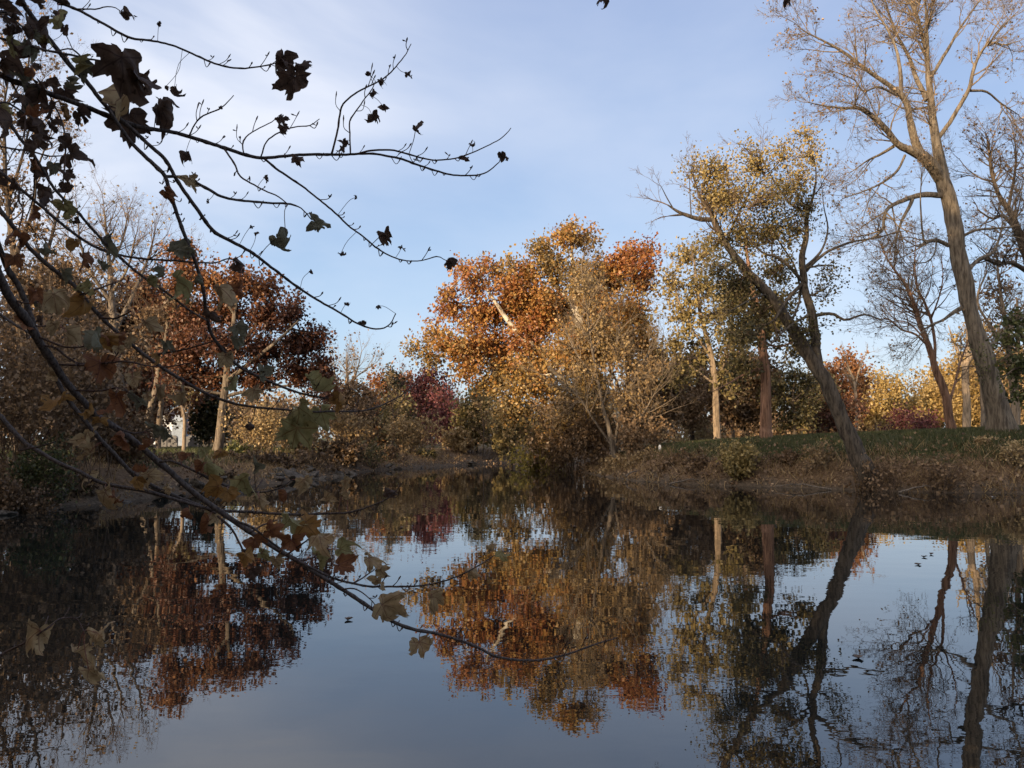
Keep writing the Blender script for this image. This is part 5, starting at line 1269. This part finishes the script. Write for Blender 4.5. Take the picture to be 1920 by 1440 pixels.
OUTL = [(0, 1.0), (6, .86), (11, .84), (15, .74), (19, .75), (25, .60), (31, .64), (37, .76), (42, .78), (49, .95), (55, .80), (61, .78), (66, .66), (72, .66), (80, .52), (88, .55), (96, .62), (104, .66), (114, .54), (128, .42), (150, .30), (172, .16)]
OUT_ANG = np.radians([-a for a, _ in OUTL[::-1]] + [a for a, _ in OUTL[1:]]); OUT_R = np.array([r for _, r in OUTL[::-1]] + [r for _, r in OUTL[1:]])
RINGS = np.array([.22, .45, .7, .87, 1.0])

def maple_leaf(rng, size, curl):
    """leaf blade in its own frame: stalk joint at 0, tip along +y, face +z"""
    r = OUT_R * (1 + rng.normal(0, .05, len(OUT_R)) + .14 * np.sin(OUT_ANG + rng.uniform(0, 6)) + .08 * np.sin(3 * OUT_ANG + rng.uniform(0, 6)))
    lob = [rng.uniform(.72, 1.12) for _ in range(5)]
    r = r * np.interp(np.degrees(OUT_ANG), [-110, -50, 0, 50, 110], lob)
    curl = min(.75 + 1.2 * curl, 2.5)
    x = np.r_[0, (RINGS[:, None] * (np.sin(OUT_ANG) * r)[None]).ravel()]
    y = np.r_[0, (RINGS[:, None] * (np.cos(OUT_ANG) * r)[None]).ravel()]
    uv = np.stack([x, y], -1)
    z = .11 * np.sin(x * 7 + rng.uniform(0, 6)) * np.cos(y * 6 + rng.uniform(0, 6)) + .045 * np.sin(x * 17 + y * 11 + rng.uniform(0, 6))
    # roll about the midrib, unevenly, then bend along it
    kx = curl * rng.uniform(.6, 1.4) * rng.choice([-1, 1]); ky = curl * rng.uniform(-1.1, 1.1)
    kx = kx * (1 + .5 * (y - .4)) + .3 * curl * rng.normal()
    kx = np.where(np.abs(kx) < .05, .05, kx)
    X = np.sin(kx * x) / kx; Z = (1 - np.cos(kx * x)) / kx + z
    ky = ky if abs(ky) > .05 else .05
    Y = np.sin(ky * y) / ky - Z * np.sin(ky * y); Z2 = (1 - np.cos(ky * y)) / ky + Z * np.cos(ky * y)
    tw = curl * rng.normal(0, .35) * y
    X2 = X * np.cos(tw) - Z2 * np.sin(tw); Z3 = X * np.sin(tw) + Z2 * np.cos(tw)
    V = np.stack([X2, Y, Z3], -1) * size
    n = len(OUT_ANG)
    tri = np.array([[0, 1 + i, 2 + i] for i in range(n - 1)])
    quads = np.array([[1 + k * n + i, 1 + (k + 1) * n + i, 2 + (k + 1) * n + i, 2 + k * n + i] for k in range(len(RINGS) - 1) for i in range(n - 1)])
    # wear: a few edge pieces missing
    if rng.uniform() < .6:
        kill = rng.integers(0, n - 1, 3)
        keep = np.ones(len(quads), bool)
        for kk in kill:
            keep[(len(RINGS) - 2) * (n - 1) + kk] = False
            if rng.uniform() < .4: keep[(len(RINGS) - 3) * (n - 1) + kk] = False
        quads = quads[keep]
    return V, [tri, quads], uv

CR = np.array([1, 0, 0.]); CU = np.array([0, -SP, CP]); CB = np.array([0, -CP, -SP])
TRUNK_XY = np.array([-3.1, 1.7])
g0 = gz(*TRUNK_XY)
maple = thing("maple_tree", "near maple whose dark drooping branches with withered leaves cross the picture from the left", "tree", (TRUNK_XY[0], TRUNK_XY[1], g0))
frng = np.random.default_rng(99)
tp = np.array([(-3.1, 1.7, g0 - .3), (-3.1, 1.7, g0), (-3.06, 1.68, g0 + 1), (-3.12, 1.72, g0 + 2.2), (-3.05, 1.8, g0 + 3.6), (-3.0, 1.9, g0 + 5.2), (-2.9, 2.0, g0 + 7)])
V, q = tubes([(catmull(tp, 24), np.interp(np.linspace(0, 1, 24), [0, .1, .4, 1], [.24, .17, .14, .05]))], 12)
mesh_obj("trunk", [(V, q, MB, None, None, True)], maple)

# branches: (pixel polyline (x, y, width), depth at start, depth at end, reaches trunk at height or None)
BR = [
 ([(20, -40, 14), (40, 0, 14), (70, 45, 13), (107, 92, 12), (138, 130, 12), (160, 150, 11), (200, 200, 10), (253, 247, 9), (280, 272, 9), (310, 300, 9), (333, 340, 9), (370, 393, 9), (400, 433, 8.5), (433, 452, 8), (473, 474, 7), (520, 510, 6), (580, 553, 5), (640, 588, 4), (673, 608, 3.4), (707, 617, 3), (730, 609, 2.4), (742, 588, 1.8)], 1.55, 2.1, 4.2),
 ([(204, 206, 8), (245, 266, 9), (293, 313, 10), (310, 333, 10), (328, 390, 9.5), (347, 443, 9), (367, 493, 8.5), (380, 540, 8), (387, 587, 8), (397, 627, 8), (423, 663, 7.5), (453, 690, 7), (500, 713, 6), (547, 732, 5), (585, 742, 4), (625, 748, 3)], 1.62, 1.9, None),
 ([(310, 331, 8), (347, 333, 7), (387, 353, 7), (427, 372, 6), (500, 380, 5), (540, 382, 4), (565, 391, 2.5), (584, 412, 2)], 1.66, 1.9, None),
 ([(-20, 130, 15), (20, 150, 14.5), (63, 165, 14), (127, 188, 13), (180, 208, 12.5), (220, 224, 12), (267, 239, 11), (320, 247, 10), (367, 260, 9.5), (420, 277, 9), (463, 291, 8.5), (497, 296, 8), (567, 290, 7), (640, 290, 6), (696, 288, 5), (724, 292, 5), (756, 299, 5), (780, 308, 4.6), (827, 323, 4), (859, 329, 3.5), (897, 328, 3), (917, 320, 2.5), (936, 304, 2)], 1.7, 2.0, 3.6),
 ([(668, 289, 4.5), (690, 283, 4.5), (715, 281, 4.2), (739, 282, 4), (769, 290, 3.6), (803, 299, 3.2), (827, 300, 3), (857, 296, 2.8), (884, 287, 2.5), (908, 276, 2.2), (932, 264, 2), (949, 251, 1.8), (958, 240, 1.4)], 1.92, 1.85, None),
 ([(622, 288, 4.5), (633, 244, 4.2), (639, 205, 4), (648, 190, 3.8), (661, 179, 3.6), (680, 167, 3.4), (702, 157, 3), (726, 142, 2.8), (743, 124, 2.5), (760, 103, 2), (771, 82, 1.5)], 1.9, 1.75, None),
 ([(657, 287, 3), (656, 250, 3), (656, 226, 2.8), (667, 209, 2.5), (684, 185, 2.2), (697, 168, 2), (704, 152, 1.5)], 1.91, 1.98, None),
 ([(496, 298, 5), (522, 319, 4.8), (564, 347, 4.5), (588, 366, 4.2), (612, 385, 4), (639, 409, 3.6), (653, 423, 3.4), (680, 443, 3), (717, 472, 2.8), (753, 487, 2.5), (787, 489, 2.2), (820, 481, 2), (838, 489, 1.5)], 1.86, 2.1, None),
 ([(421, 280, 4), (440, 308, 3.6), (451, 331, 3.4), (479, 348, 3), (500, 359, 2.8), (521, 368, 2.5), (540, 383, 2)], 1.84, 1.7, None),
 ([(355, 254, 3), (365, 233, 3), (380, 218, 2.8), (406, 207, 2.6), (421, 197, 2.2), (438, 179, 1.5)], 1.82, 1.7, None),
 ([(457, 287, 3), (455, 271, 2.8), (462, 256, 2.6), (485, 241, 2.4), (509, 229, 2), (521, 219, 1.5)], 1.85, 2.0, None),
 ([(489, 294, 3), (500, 265, 2.8), (528, 246, 2.6), (554, 238, 2.3), (581, 235, 2), (599, 223, 1.5)], 1.86, 1.72, None),
 ([(-20, 66, 6), (22, 78, 6), (50, 84, 6), (90, 95, 5.5), (138, 104, 5), (163, 110, 4.5), (190, 114, 4)], 1.45, 1.4, 3.9),
 ([(75, -30, 7), (103, 0, 7), (145, 18, 6.5), (192, 43, 6), (242, 70, 6), (283, 76, 5), (320, 84, 4.8), (353, 97, 4.5), (400, 118, 4.2), (443, 128, 3.8), (480, 126, 3.2), (508, 121, 2.6)], 1.8, 1.95, 4.9),
 ([(145, 17, 3), (180, 17, 2.6), (197, 13, 2.3), (215, 14, 2), (230, 24, 1.6)], 1.82, 1.75, None),
 ([(-20, 168, 9), (28, 246, 8), (62, 289, 8), (75, 310, 8), (94, 342, 7.5), (116, 370, 7), (142, 394, 7), (172, 428, 6.5), (195, 453, 6), (233, 490, 6), (270, 520, 5.5), (310, 547, 5), (353, 580, 4.5), (388, 601, 3)], 1.35, 1.75, 4.6),
 ([(-20, 305, 8), (37, 353, 7.5), (75, 385, 7), (103, 409, 7), (131, 432, 6.5), (173, 460, 6), (220, 477, 5), (267, 485, 4.5), (327, 489, 4), (397, 493, 3), (430, 485, 2.5), (456, 497, 2)], 1.9, 2.0, 3.0),
 ([(-20, 370, 12), (24, 424, 11), (60, 470, 10.5), (110, 513, 10), (140, 537, 10), (173, 577, 9.5), (213, 617, 9), (260, 657, 8.5), (300, 687, 8), (337, 710, 7.5), (377, 733, 7), (417, 750, 6), (467, 762, 5), (533, 768, 4.5), (583, 772, 4), (633, 771, 3.5), (680, 770, 3), (720, 758, 2.6), (757, 738, 2.2), (776, 720, 1.6)], 1.8, 2.0, 2.9),
 ([(-14, 490, 25), (0, 522, 24), (20, 560, 23), (50, 600, 22), (73, 640, 21), (100, 680, 20), (117, 707, 19), (140, 735, 18), (180, 777, 17.5), (217, 802, 17), (253, 828, 16), (283, 854, 15.5), (317, 882, 15), (333, 897, 15), (367, 927, 14.5), (400, 950, 14), (433, 973, 13.5), (473, 1000, 13), (520, 1030, 12), (567, 1057, 11), (600, 1079, 10.5), (647, 1108, 9.5), (694, 1139, 9), (734, 1164, 8.5), (775, 1180, 8), (819, 1188, 7), (866, 1202, 6.5), (900, 1216, 6), (928, 1230, 5.5), (975, 1238, 5), (1022, 1236, 4.5), (1069, 1225, 4), (1116, 1208, 3), (1158, 1195, 2)], 1.45, 2.3, 2.4),
 ([(-14, 430, 15), (13, 500, 15), (37, 540, 15), (57, 590, 14), (70, 630, 14), (90, 668, 13), (110, 718, 12), (127, 748, 12), (160, 790, 11), (187, 823, 11), (213, 850, 10.5), (247, 887, 10), (267, 900, 9), (300, 918, 8.5), (333, 932, 8), (372, 947, 7), (405, 962, 6)], 1.75, 1.95, 2.8),
 ([(-20, 758, 13), (0, 780, 12), (43, 827, 11), (67, 843, 10.5), (110, 868, 10), (147, 884, 9.5), (187, 904, 9), (233, 914, 8.5), (283, 923, 8), (333, 938, 8), (372, 949, 7), (413, 957, 6.5), (467, 960, 6), (520, 963, 5.5), (560, 965, 5), (610, 963, 4.5), (653, 961, 4), (697, 948, 3.2), (730, 932, 2.5), (755, 905, 1.8)], 2.0, 1.9, 1.5),
 ([(300, 866, 6), (323, 865, 5.5), (360, 881, 5.5), (400, 901, 5), (443, 917, 4.5), (470, 922, 4), (500, 922, 3.5), (527, 914, 3), (548, 899, 2)], 1.6, 1.7, None),
 ([(408, 968, 5), (433, 990, 5), (450, 1020, 4.5), (462, 1046, 4)], 1.66, 1.6, None),
 ([(560, 1052, 6), (584, 1065, 6), (631, 1086, 5.5), (678, 1097, 5), (706, 1100, 4.5), (788, 1098, 3.8), (834, 1089, 3.2), (872, 1074, 2.8), (903, 1057, 2.4), (928, 1041, 2), (960, 1030, 1.5)], 1.72, 1.7, None),
 ([(440, 976, 6), (475, 990, 5), (500, 1010, 4.5), (530, 1032, 4)], 1.66, 1.7, None),
 ([(-20, 1240, 5), (10, 1223, 4.5), (50, 1203, 4), (90, 1177, 3.5), (113, 1160, 3), (143, 1160, 2.6), (157, 1183, 2)], 1.3, 1.3, .9),
 ([(90, 172, 3), (103, 200, 3.5), (113, 220, 3.5), (122, 254, 3.2), (123, 282, 3), (120, 323, 2.8), (117, 356, 2)], 1.72, 1.6, None),
 ([(-20, 272, 4), (32, 280, 3.6), (62, 285, 3.4), (94, 293, 3), (124, 291, 2)], 1.9, 1.8, 3.4),
 ([(24, 563, 4), (56, 569, 3.5), (83, 562, 3), (106, 554, 2)], 1.5, 1.4, None),
 ([(53, 606, 4), (75, 612, 3.5), (106, 606, 2)], 1.55, 1.6, None),
 ([(73, 632, 5), (98, 642, 4.5), (120, 650, 4), (150, 651, 3.5), (170, 643, 2)], 1.55, 1.5, None),
 ([(84, 648, 5), (105, 653, 4.5), (128, 671, 4.5), (150, 682, 4), (180, 682, 3.5), (210, 675, 3), (226, 667, 2)], 1.56, 1.65, None),
 ([(106, 683, 5), (150, 685, 4.5), (187, 682, 4), (234, 678, 3.5), (281, 686, 3), (319, 687, 2.6), (362, 679, 2)], 1.58, 1.5, None),
 ([(143, 732, 5), (187, 733, 4), (216, 727, 2.5)], 1.62, 1.55, None),
 ([(186, 596, 5), (216, 597, 4), (245, 584, 2.5)], 1.85, 1.8, None),
 ([(281, 668, 4.5), (319, 660, 4), (356, 653, 3.4), (402, 639, 2.2)], 1.87, 1.8, None),
 ([(150, 553, 4), (188, 540, 3.5), (226, 526, 2.2)], 1.84, 1.95, None),
 ([(-20, 575, 6), (24, 606, 5.5), (51, 622, 5), (80, 640, 4)], 1.7, 1.6, 2.2),
 ([(150, 104, 3.5), (135, 92, 3), (118, 93, 3), (100, 98, 2.5)], 1.5, 1.45, None),
 ([(-20, 200, 6), (10, 192, 5), (35, 205, 4), (60, 222, 3), (80, 240, 2)], 1.5, 1.6, 4.0),
 ([(-20, 30, 6), (8, 22, 5), (30, 40, 4), (55, 60, 3), (70, 62, 2)], 1.4, 1.5, 4.8),
 ([(20, 152, 5), (40, 190, 4), (48, 230, 3.5), (42, 262, 2.5)], 1.72, 1.6, None),
 ([(36, 356, 4), (36, 380, 3.5), (43, 392, 3), (38, 420, 2.5), (26, 455, 2)], 1.9, 1.8, None),
 ([(64, 292, 3.5), (65, 330, 3), (62, 370, 2.5), (48, 415, 1.8)], 1.42, 1.5, None),
 ([(35, 845, 3.5), (70, 838, 3), (105, 828, 2)], 2.0, 1.9, None),
 ([(220, 803, 4), (250, 812, 3.5), (270, 810, 2.5)], 1.6, 1.7, None),
 ([(640, 1105, 3), (665, 1104, 2.6), (690, 1120, 2), (714, 1146, 1.6)], 1.82, 1.8, None),
 ([(470, 998, 4), (492, 985, 3.5), (520, 975, 2.5)], 1.68, 1.75, None),
 ([(535, 1042, 4), (555, 1028, 3.5), (580, 1010, 2.5)], 1.72, 1.62, None),
 ([(540, 1045, 4), (560, 1051, 4), (585, 1046, 3), (600, 1035, 2)], 1.72, 1.8, None),
 ([(-20, -60, 9), (120, -45, 8.5), (380, -50, 8), (640, -40, 7), (900, -34, 6), (1128, -26, 5), (1300, -24, 4), (1420, -20, 3), (1490, -14, 2)], 1.6, 1.8, 5.6),
 ([(664, 1093, 3), (680, 1083, 2.6), (700, 1070, 2)], 1.73, 1.8, None),
]
branches = []     # (obj, px samples, depth samples)
bud = np.random.default_rng(4)
for bi, (C, d0, d1, zt) in enumerate(BR):
    C = np.array(C, float)
    ln = np.sum(np.hypot(*np.diff(C[:, :2], axis=0).T))
    m = int(np.clip(ln / 7, 6, 140))
    S = catmull(C, m); t = np.linspace(0, 1, m)
    S[:, 2] = np.where(S[:, 2] > 3, 3 + (S[:, 2] - 3) * .68, S[:, 2])
    dep = d0 + (d1 - d0) * t + .03 * np.sin(t * 9 + bi) * (ln > 200)
    # small kinks at the nodes, as on real maple twigs
    S[1:-1, :2] += bud.normal(0, .22, (m - 2, 2))
    pts = at(S[:, 0], S[:, 1], dep); rad = np.maximum(S[:, 2], 1.4) / 2 * dep / F
    rad = rad * (1 + .18 * (bud.uniform(size=m) < .10))
    if zt is not None:
        e = pts[0]; tz = max(g0 + .4, min(zt, g0 + 6.5))
        a = np.array([TRUNK_XY[0] + .02, TRUNK_XY[1] + .03, tz])
        d = nrm(pts[0] - pts[2])
        n = 14; u = np.linspace(0, 1, n, endpoint=False)[:, None]
        c1 = e + d * np.linalg.norm(a - e) * .45
        ext = (1 - u) ** 2 * a + 2 * u * (1 - u) * c1 + u ** 2 * e
        pts_all = np.vstack([ext, pts]); rad_all = np.r_[np.linspace(max(rad[0] * 2.0, .012), rad[0], n), rad]
    else: pts_all, rad_all = pts, rad
    V, q = tubes([(pts_all, rad_all)], 8 if rad.max() > .004 else 6)
    parts = [(V, q, MB if S[:, 2].max() > 5 else MT, None, None, True)]
    # short upturned side shoots with swollen bud tips
    if S[:, 2].min() < 5.5:
        nsh = int(ln / 34)
        gs = []
        for k in range(nsh):
            i = int(bud.uniform(.12, .98) * (m - 1))
            if S[i, 2] > 8: continue
            px, py = S[i, :2]
            tg = S[min(i + 1, m - 1), :2] - S[max(i - 1, 0), :2]; tg = tg / max(np.hypot(*tg), 1e-6)
            L_ = bud.uniform(9, 34); sd = bud.choice([-1, 1])
            nrmv = np.array([-tg[1], tg[0]]) * sd
            p0 = np.array([px, py]); p1 = p0 + (tg * .6 + nrmv * .6) * L_ * .6; p2 = p1 + (tg * .5 + np.array([0, -1]) * .8) * L_ * .6
            cc = catmull(np.array([p0, p1, p2]), 8)
            dd = dep[i] + np.linspace(0, bud.normal(0, .05), 8)
            pr = np.array([1.0, .9, .85, .8, .8, .95, 1.7, .7]) * bud.uniform(.75, 1.05) * dep[i] / F
            gs.append((at(cc[:, 0], cc[:, 1], dd)[None], pr[None]))
            if bud.uniform() < .5:
                c2 = cc[5]; e2 = c2 + np.array([bud.normal(0, 6), -bud.uniform(2, 8)]); c3 = np.linspace(c2, e2, 4)
                gs.append((at(c3[:, 0], c3[:, 1], np.full(4, dd[5]))[None], (np.array([.7, .7, 1.5, .6]) * dep[i] / F)[None]))
        if gs:
            V, q = tubes(gs, 5); parts.append((V, q, MT, None, None, True))
    o = mesh_obj("branch", parts, maple)
    branches.append((o, S[:, :2], dep))

# leaves: x, y (centre), length, direction (deg, 90 = hanging down), colour, curl
LV = [
 (225,150,95,95,0,.9),(242,215,90,80,3,1.3),(275,165,75,40,0,1.0),(290,190,72,55,0,1.6),(312,222,62,60,0,1.8),(322,195,45,35,0,1.6),(245,245,70,85,0,1.5),(200,130,60,120,1,1.0),
 (245,30,30,30,0,1.6),(301,48,16,60,0,1.5),(525,128,56,105,0,.75),(552,168,54,92,0,.85),(575,120,38,0,4,2.2),(535,118,30,10,0,1.8),(108,46,46,95,2,1.2),(82,75,72,70,4,1.8),(68,72,24,70,4,1.2),(85,80,26,30,2,1.2),
 (15,12,42,15,0,1.5),(30,30,40,40,0,1.5),(14,40,26,50,0,1.8),(70,4,34,20,0,1.4),(128,6,36,10,0,1.5),(22,95,40,60,2,1.3),(15,130,55,75,1,1.3),(45,150,38,50,4,1.4),(65,140,36,60,1,1.8),(78,170,40,50,4,2.0),(135,205,44,20,5,.7),(160,200,26,20,2,1.2),(155,228,30,20,0,1.6),
 (18,247,52,85,0,1.4),(55,195,50,60,0,1.4),(85,190,52,70,1,1.3),(45,215,40,100,4,1.3),(75,225,46,40,1,1.2),(68,252,50,45,4,1.8),(85,275,48,40,0,1.8),(108,232,22,60,0,1.5),(132,270,42,5,4,1.6),(150,300,58,32,4,1.6),(100,322,34,90,4,2.0),(128,358,36,20,1,1.5),(82,368,48,52,4,1.6),
 (117,402,54,90,2,2.2),(65,408,34,85,1,1.3),(135,412,34,60,2,1.7),(152,417,26,20,0,1.6),(357,350,42,82,3,1.3),(316,370,30,62,1,1.4),(610,420,56,15,4,1.9),(521,470,62,75,4,1.3),(545,453,58,62,4,1.5),(450,508,38,60,0,1.5),(454,556,52,70,1,1.3),(725,447,28,65,0,2.0),(672,371,12,10,0,1.5),(842,500,30,92,0,2.2),(755,468,14,60,0,1.8),
 (335,468,42,0,4,1.0),(352,478,40,40,4,1.2),(18,450,56,150,1,.9),(140,470,46,90,5,1.4),(160,492,40,70,1,1.5),(205,470,48,62,4,2.0),(88,476,32,60,4,1.3),(28,500,46,80,1,1.3),(100,572,58,90,3,1.1),(150,585,62,110,5,.9),(190,508,38,88,4,.8),(122,525,40,85,4,1.2),(160,547,40,20,2,.9),(183,652,60,95,4,1.1),
 (312,515,48,60,4,2.0),(340,542,56,62,2,1.5),(280,538,42,85,2,1.3),(415,560,56,85,3,1.8),(383,530,34,50,4,1.5),(402,600,40,70,0,2.2),(452,622,34,50,4,1.2),(445,650,38,92,4,1.0),(424,680,38,85,3,1.1),(187,705,72,92,1,.5),(222,650,50,60,1,1.2),(280,620,44,75,3,1.4),(215,640,50,20,5,1.2),(128,640,52,80,3,1.3),(312,655,32,85,4,1.2),(300,675,28,60,5,.8),(432,727,32,90,2,1.4),(492,706,42,92,4,1.8),(485,742,38,50,3,1.8),
 (255,722,46,65,3,1.6),(243,757,44,95,4,1.2),(268,765,32,60,4,1.5),(215,762,56,95,1,1.0),(290,812,34,90,4,1.1),(316,812,32,30,4,1.2),(285,840,38,90,1,1.2),(168,840,62,65,3,1.3),(152,852,48,165,3,1.5),(105,757,54,140,5,1.0),(165,902,38,100,3,1.5),(203,940,48,75,3,1.5),(218,942,34,60,1,1.6),(253,915,44,105,5,1.1),(288,902,46,60,3,1.8),(270,888,38,20,1,1.4),(347,864,32,95,1,1.1),(400,877,48,40,2,1.6),(395,925,52,140,5,1.0),(425,937,44,90,5,1.3),(458,918,56,75,2,1.1),(392,975,46,105,3,1.3),(360,968,38,60,1,1.4),(488,948,38,85,3,1.9),
 (618,738,72,25,2,1.1),(610,792,62,68,2,1.3),(550,832,86,105,2,.55),(560,785,60,92,2,.9),(636,765,60,95,5,1.7),(642,738,30,40,1,1.2),(588,722,44,60,2,1.2),
 (560,985,62,30,2,.6),(592,985,56,20,5,.9),(520,1002,44,20,1,1.3),(545,1030,50,90,1,1.2),(592,1028,44,95,3,1.4),(617,1012,52,15,3,1.2),(600,1048,38,60,2,1.3),(655,1038,54,25,2,1.1),(650,1068,48,30,1,1.2),(702,1058,46,50,3,1.6),(722,1068,34,10,3,1.7),(709,1100,34,80,3,1.3),(736,1140,58,20,3,.8),(812,1135,50,80,3,1.1),(796,1222,58,62,3,1.2),(465,1048,34,85,0,1.6),(478,1085,40,85,0,1.8),(520,1060,34,80,3,1.2),(485,1025,44,60,1,1.2),(500,1045,34,40,2,1.2),(572,912,38,80,3,1.8),(655,908,28,40,3,1.7),(642,940,32,85,3,1.3),(622,935,32,10,3,1.8),(735,926,28,10,0,1.8),(890,1066,36,-35,3,1.6),(950,1042,28,30,2,1.5),(925,1028,20,-20,3,1.5),
 (70,1205,62,100,3,.9),(185,1205,54,82,3,1.4),(152,1240,56,70,3,1.3),(180,1265,46,35,3,1.5),
 (700,225,26,75,0,1.6),(721,206,18,70,0,1.2),(690,145,18,60,0,1.8),(718,158,20,60,0,1.8),(702,178,16,50,0,1.6),(647,272,20,60,0,1.5),(640,283,16,100,0,1.5),(783,250,34,75,0,2.2),(765,143,14,80,0,1.8),(939,297,24,90,0,1.3),(952,297,12,40,0,1.5),(875,300,18,50,0,1.8),(560,305,26,75,0,1.8),(530,226,22,40,0,1.8),(535,245,22,65,0,1.8),(470,335,10,60,0,1.5),(499,337,12,60,0,1.5),(350,297,26,80,0,2.0),(330,172,20,70,0,1.8),(310,170,16,90,0,1.6),(415,205,12,60,0,1.5),(680,610,16,70,0,1.5),(650,575,14,80,0,1.5),(712,575,10,20,0,1.5),(586,512,14,40,0,1.5),(483,440,10,60,0,1.5),(472,428,10,60,0,1.5),(887,272,10,20,0,1.5),(645,480,18,20,0,1.5),(395,378,12,20,0,1.5)]
xr = np.random.default_rng(8)
LV += [(1128, 3, 26, 115, 0, 2.0), (1480, 6, 24, 85, 0, 2.4)]
for _ in range(34):                                    # the crowd of small withered leaves in the upper left corner
    k = xr.integers(0, 9); LV.append((float(xr.uniform(-5, 165)), float(xr.uniform(5, 345)), float(xr.uniform(22, 44)), float(xr.normal(65, 35)), int([0, 0, 0, 4, 1, 4, 2, 0, 1][k]), float(xr.uniform(1.2, 2.2))))
for _ in range(26):                                    # and along the lower branches
    t = xr.uniform(); LV.append((float(40 + 420 * t + xr.normal(0, 45)), float(560 + 420 * t + xr.normal(0, 60)), float(xr.uniform(24, 46)), float(xr.normal(80, 30)), int([3, 1, 5, 2, 4, 0, 3, 1][xr.integers(0, 8)]), float(xr.uniform(1.0, 2.0))))
small = []
big_n = 0
LV.sort(key=lambda r: -r[2])
lrng = np.random.default_rng(123)
for (x, y, ln, ang, ci, curl) in LV:
    ln = ln * (1.0 if (y < 260 and x > 190 and ln > 45) else .85 if (x < 200 and y < 360) else .80 if ln > 30 else .9)
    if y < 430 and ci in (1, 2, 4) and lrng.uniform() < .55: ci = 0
    a = math.radians(ang); dx, dy = math.cos(a), math.sin(a)
    bx, by = x - dx * ln * .45, y - dy * ln * .45
    best = (1e9,)
    for k, (o, px, dep) in enumerate(branches):
        dd = np.hypot(px[:, 0] - bx, px[:, 1] - by)
        i = int(dd.argmin())
        if dd[i] < best[0]: best = (dd[i], k, i)
    dist, k, i = best
    o, px, dep = branches[k]
    d = dep[i] + lrng.normal(0, .015) - .01
    base = at(bx, by, d)
    size = ln * d / F * 1.02
    ydir = nrm(dx * CR - dy * CU + CB * lrng.normal(0, .35))
    zdir = CB + lrng.normal(0, .75, 3); zdir = nrm(zdir - ydir * (zdir @ ydir)); xdir = np.cross(ydir, zdir)
    V, Fs, uv = maple_leaf(lrng, size, curl)
    W = base + V[:, 0:1] * xdir + V[:, 1:2] * ydir + V[:, 2:3] * zdir
    # stalk from the twig to the blade
    p0 = at(px[i, 0], px[i, 1], dep[i]); mid = (p0 + base) / 2 + CU * size * .10 + lrng.normal(0, .08, 3) * np.linalg.norm(base - p0)
    st = catmull(np.array([p0, mid, base]), 8) if np.linalg.norm(base - p0) > 1e-3 else np.linspace(p0, base + 1e-4, 8)
    Vs, qs = tubes([(st[None], np.full((1, 8), (.75 if ln > 25 else .5) * d / F))], 5)
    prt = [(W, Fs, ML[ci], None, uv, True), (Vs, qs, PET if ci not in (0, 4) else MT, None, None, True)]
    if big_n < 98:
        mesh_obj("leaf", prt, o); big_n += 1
    else: small += prt
sm = mesh_obj("small_leaves", small, maple); sm['kind'] = 'stuff'
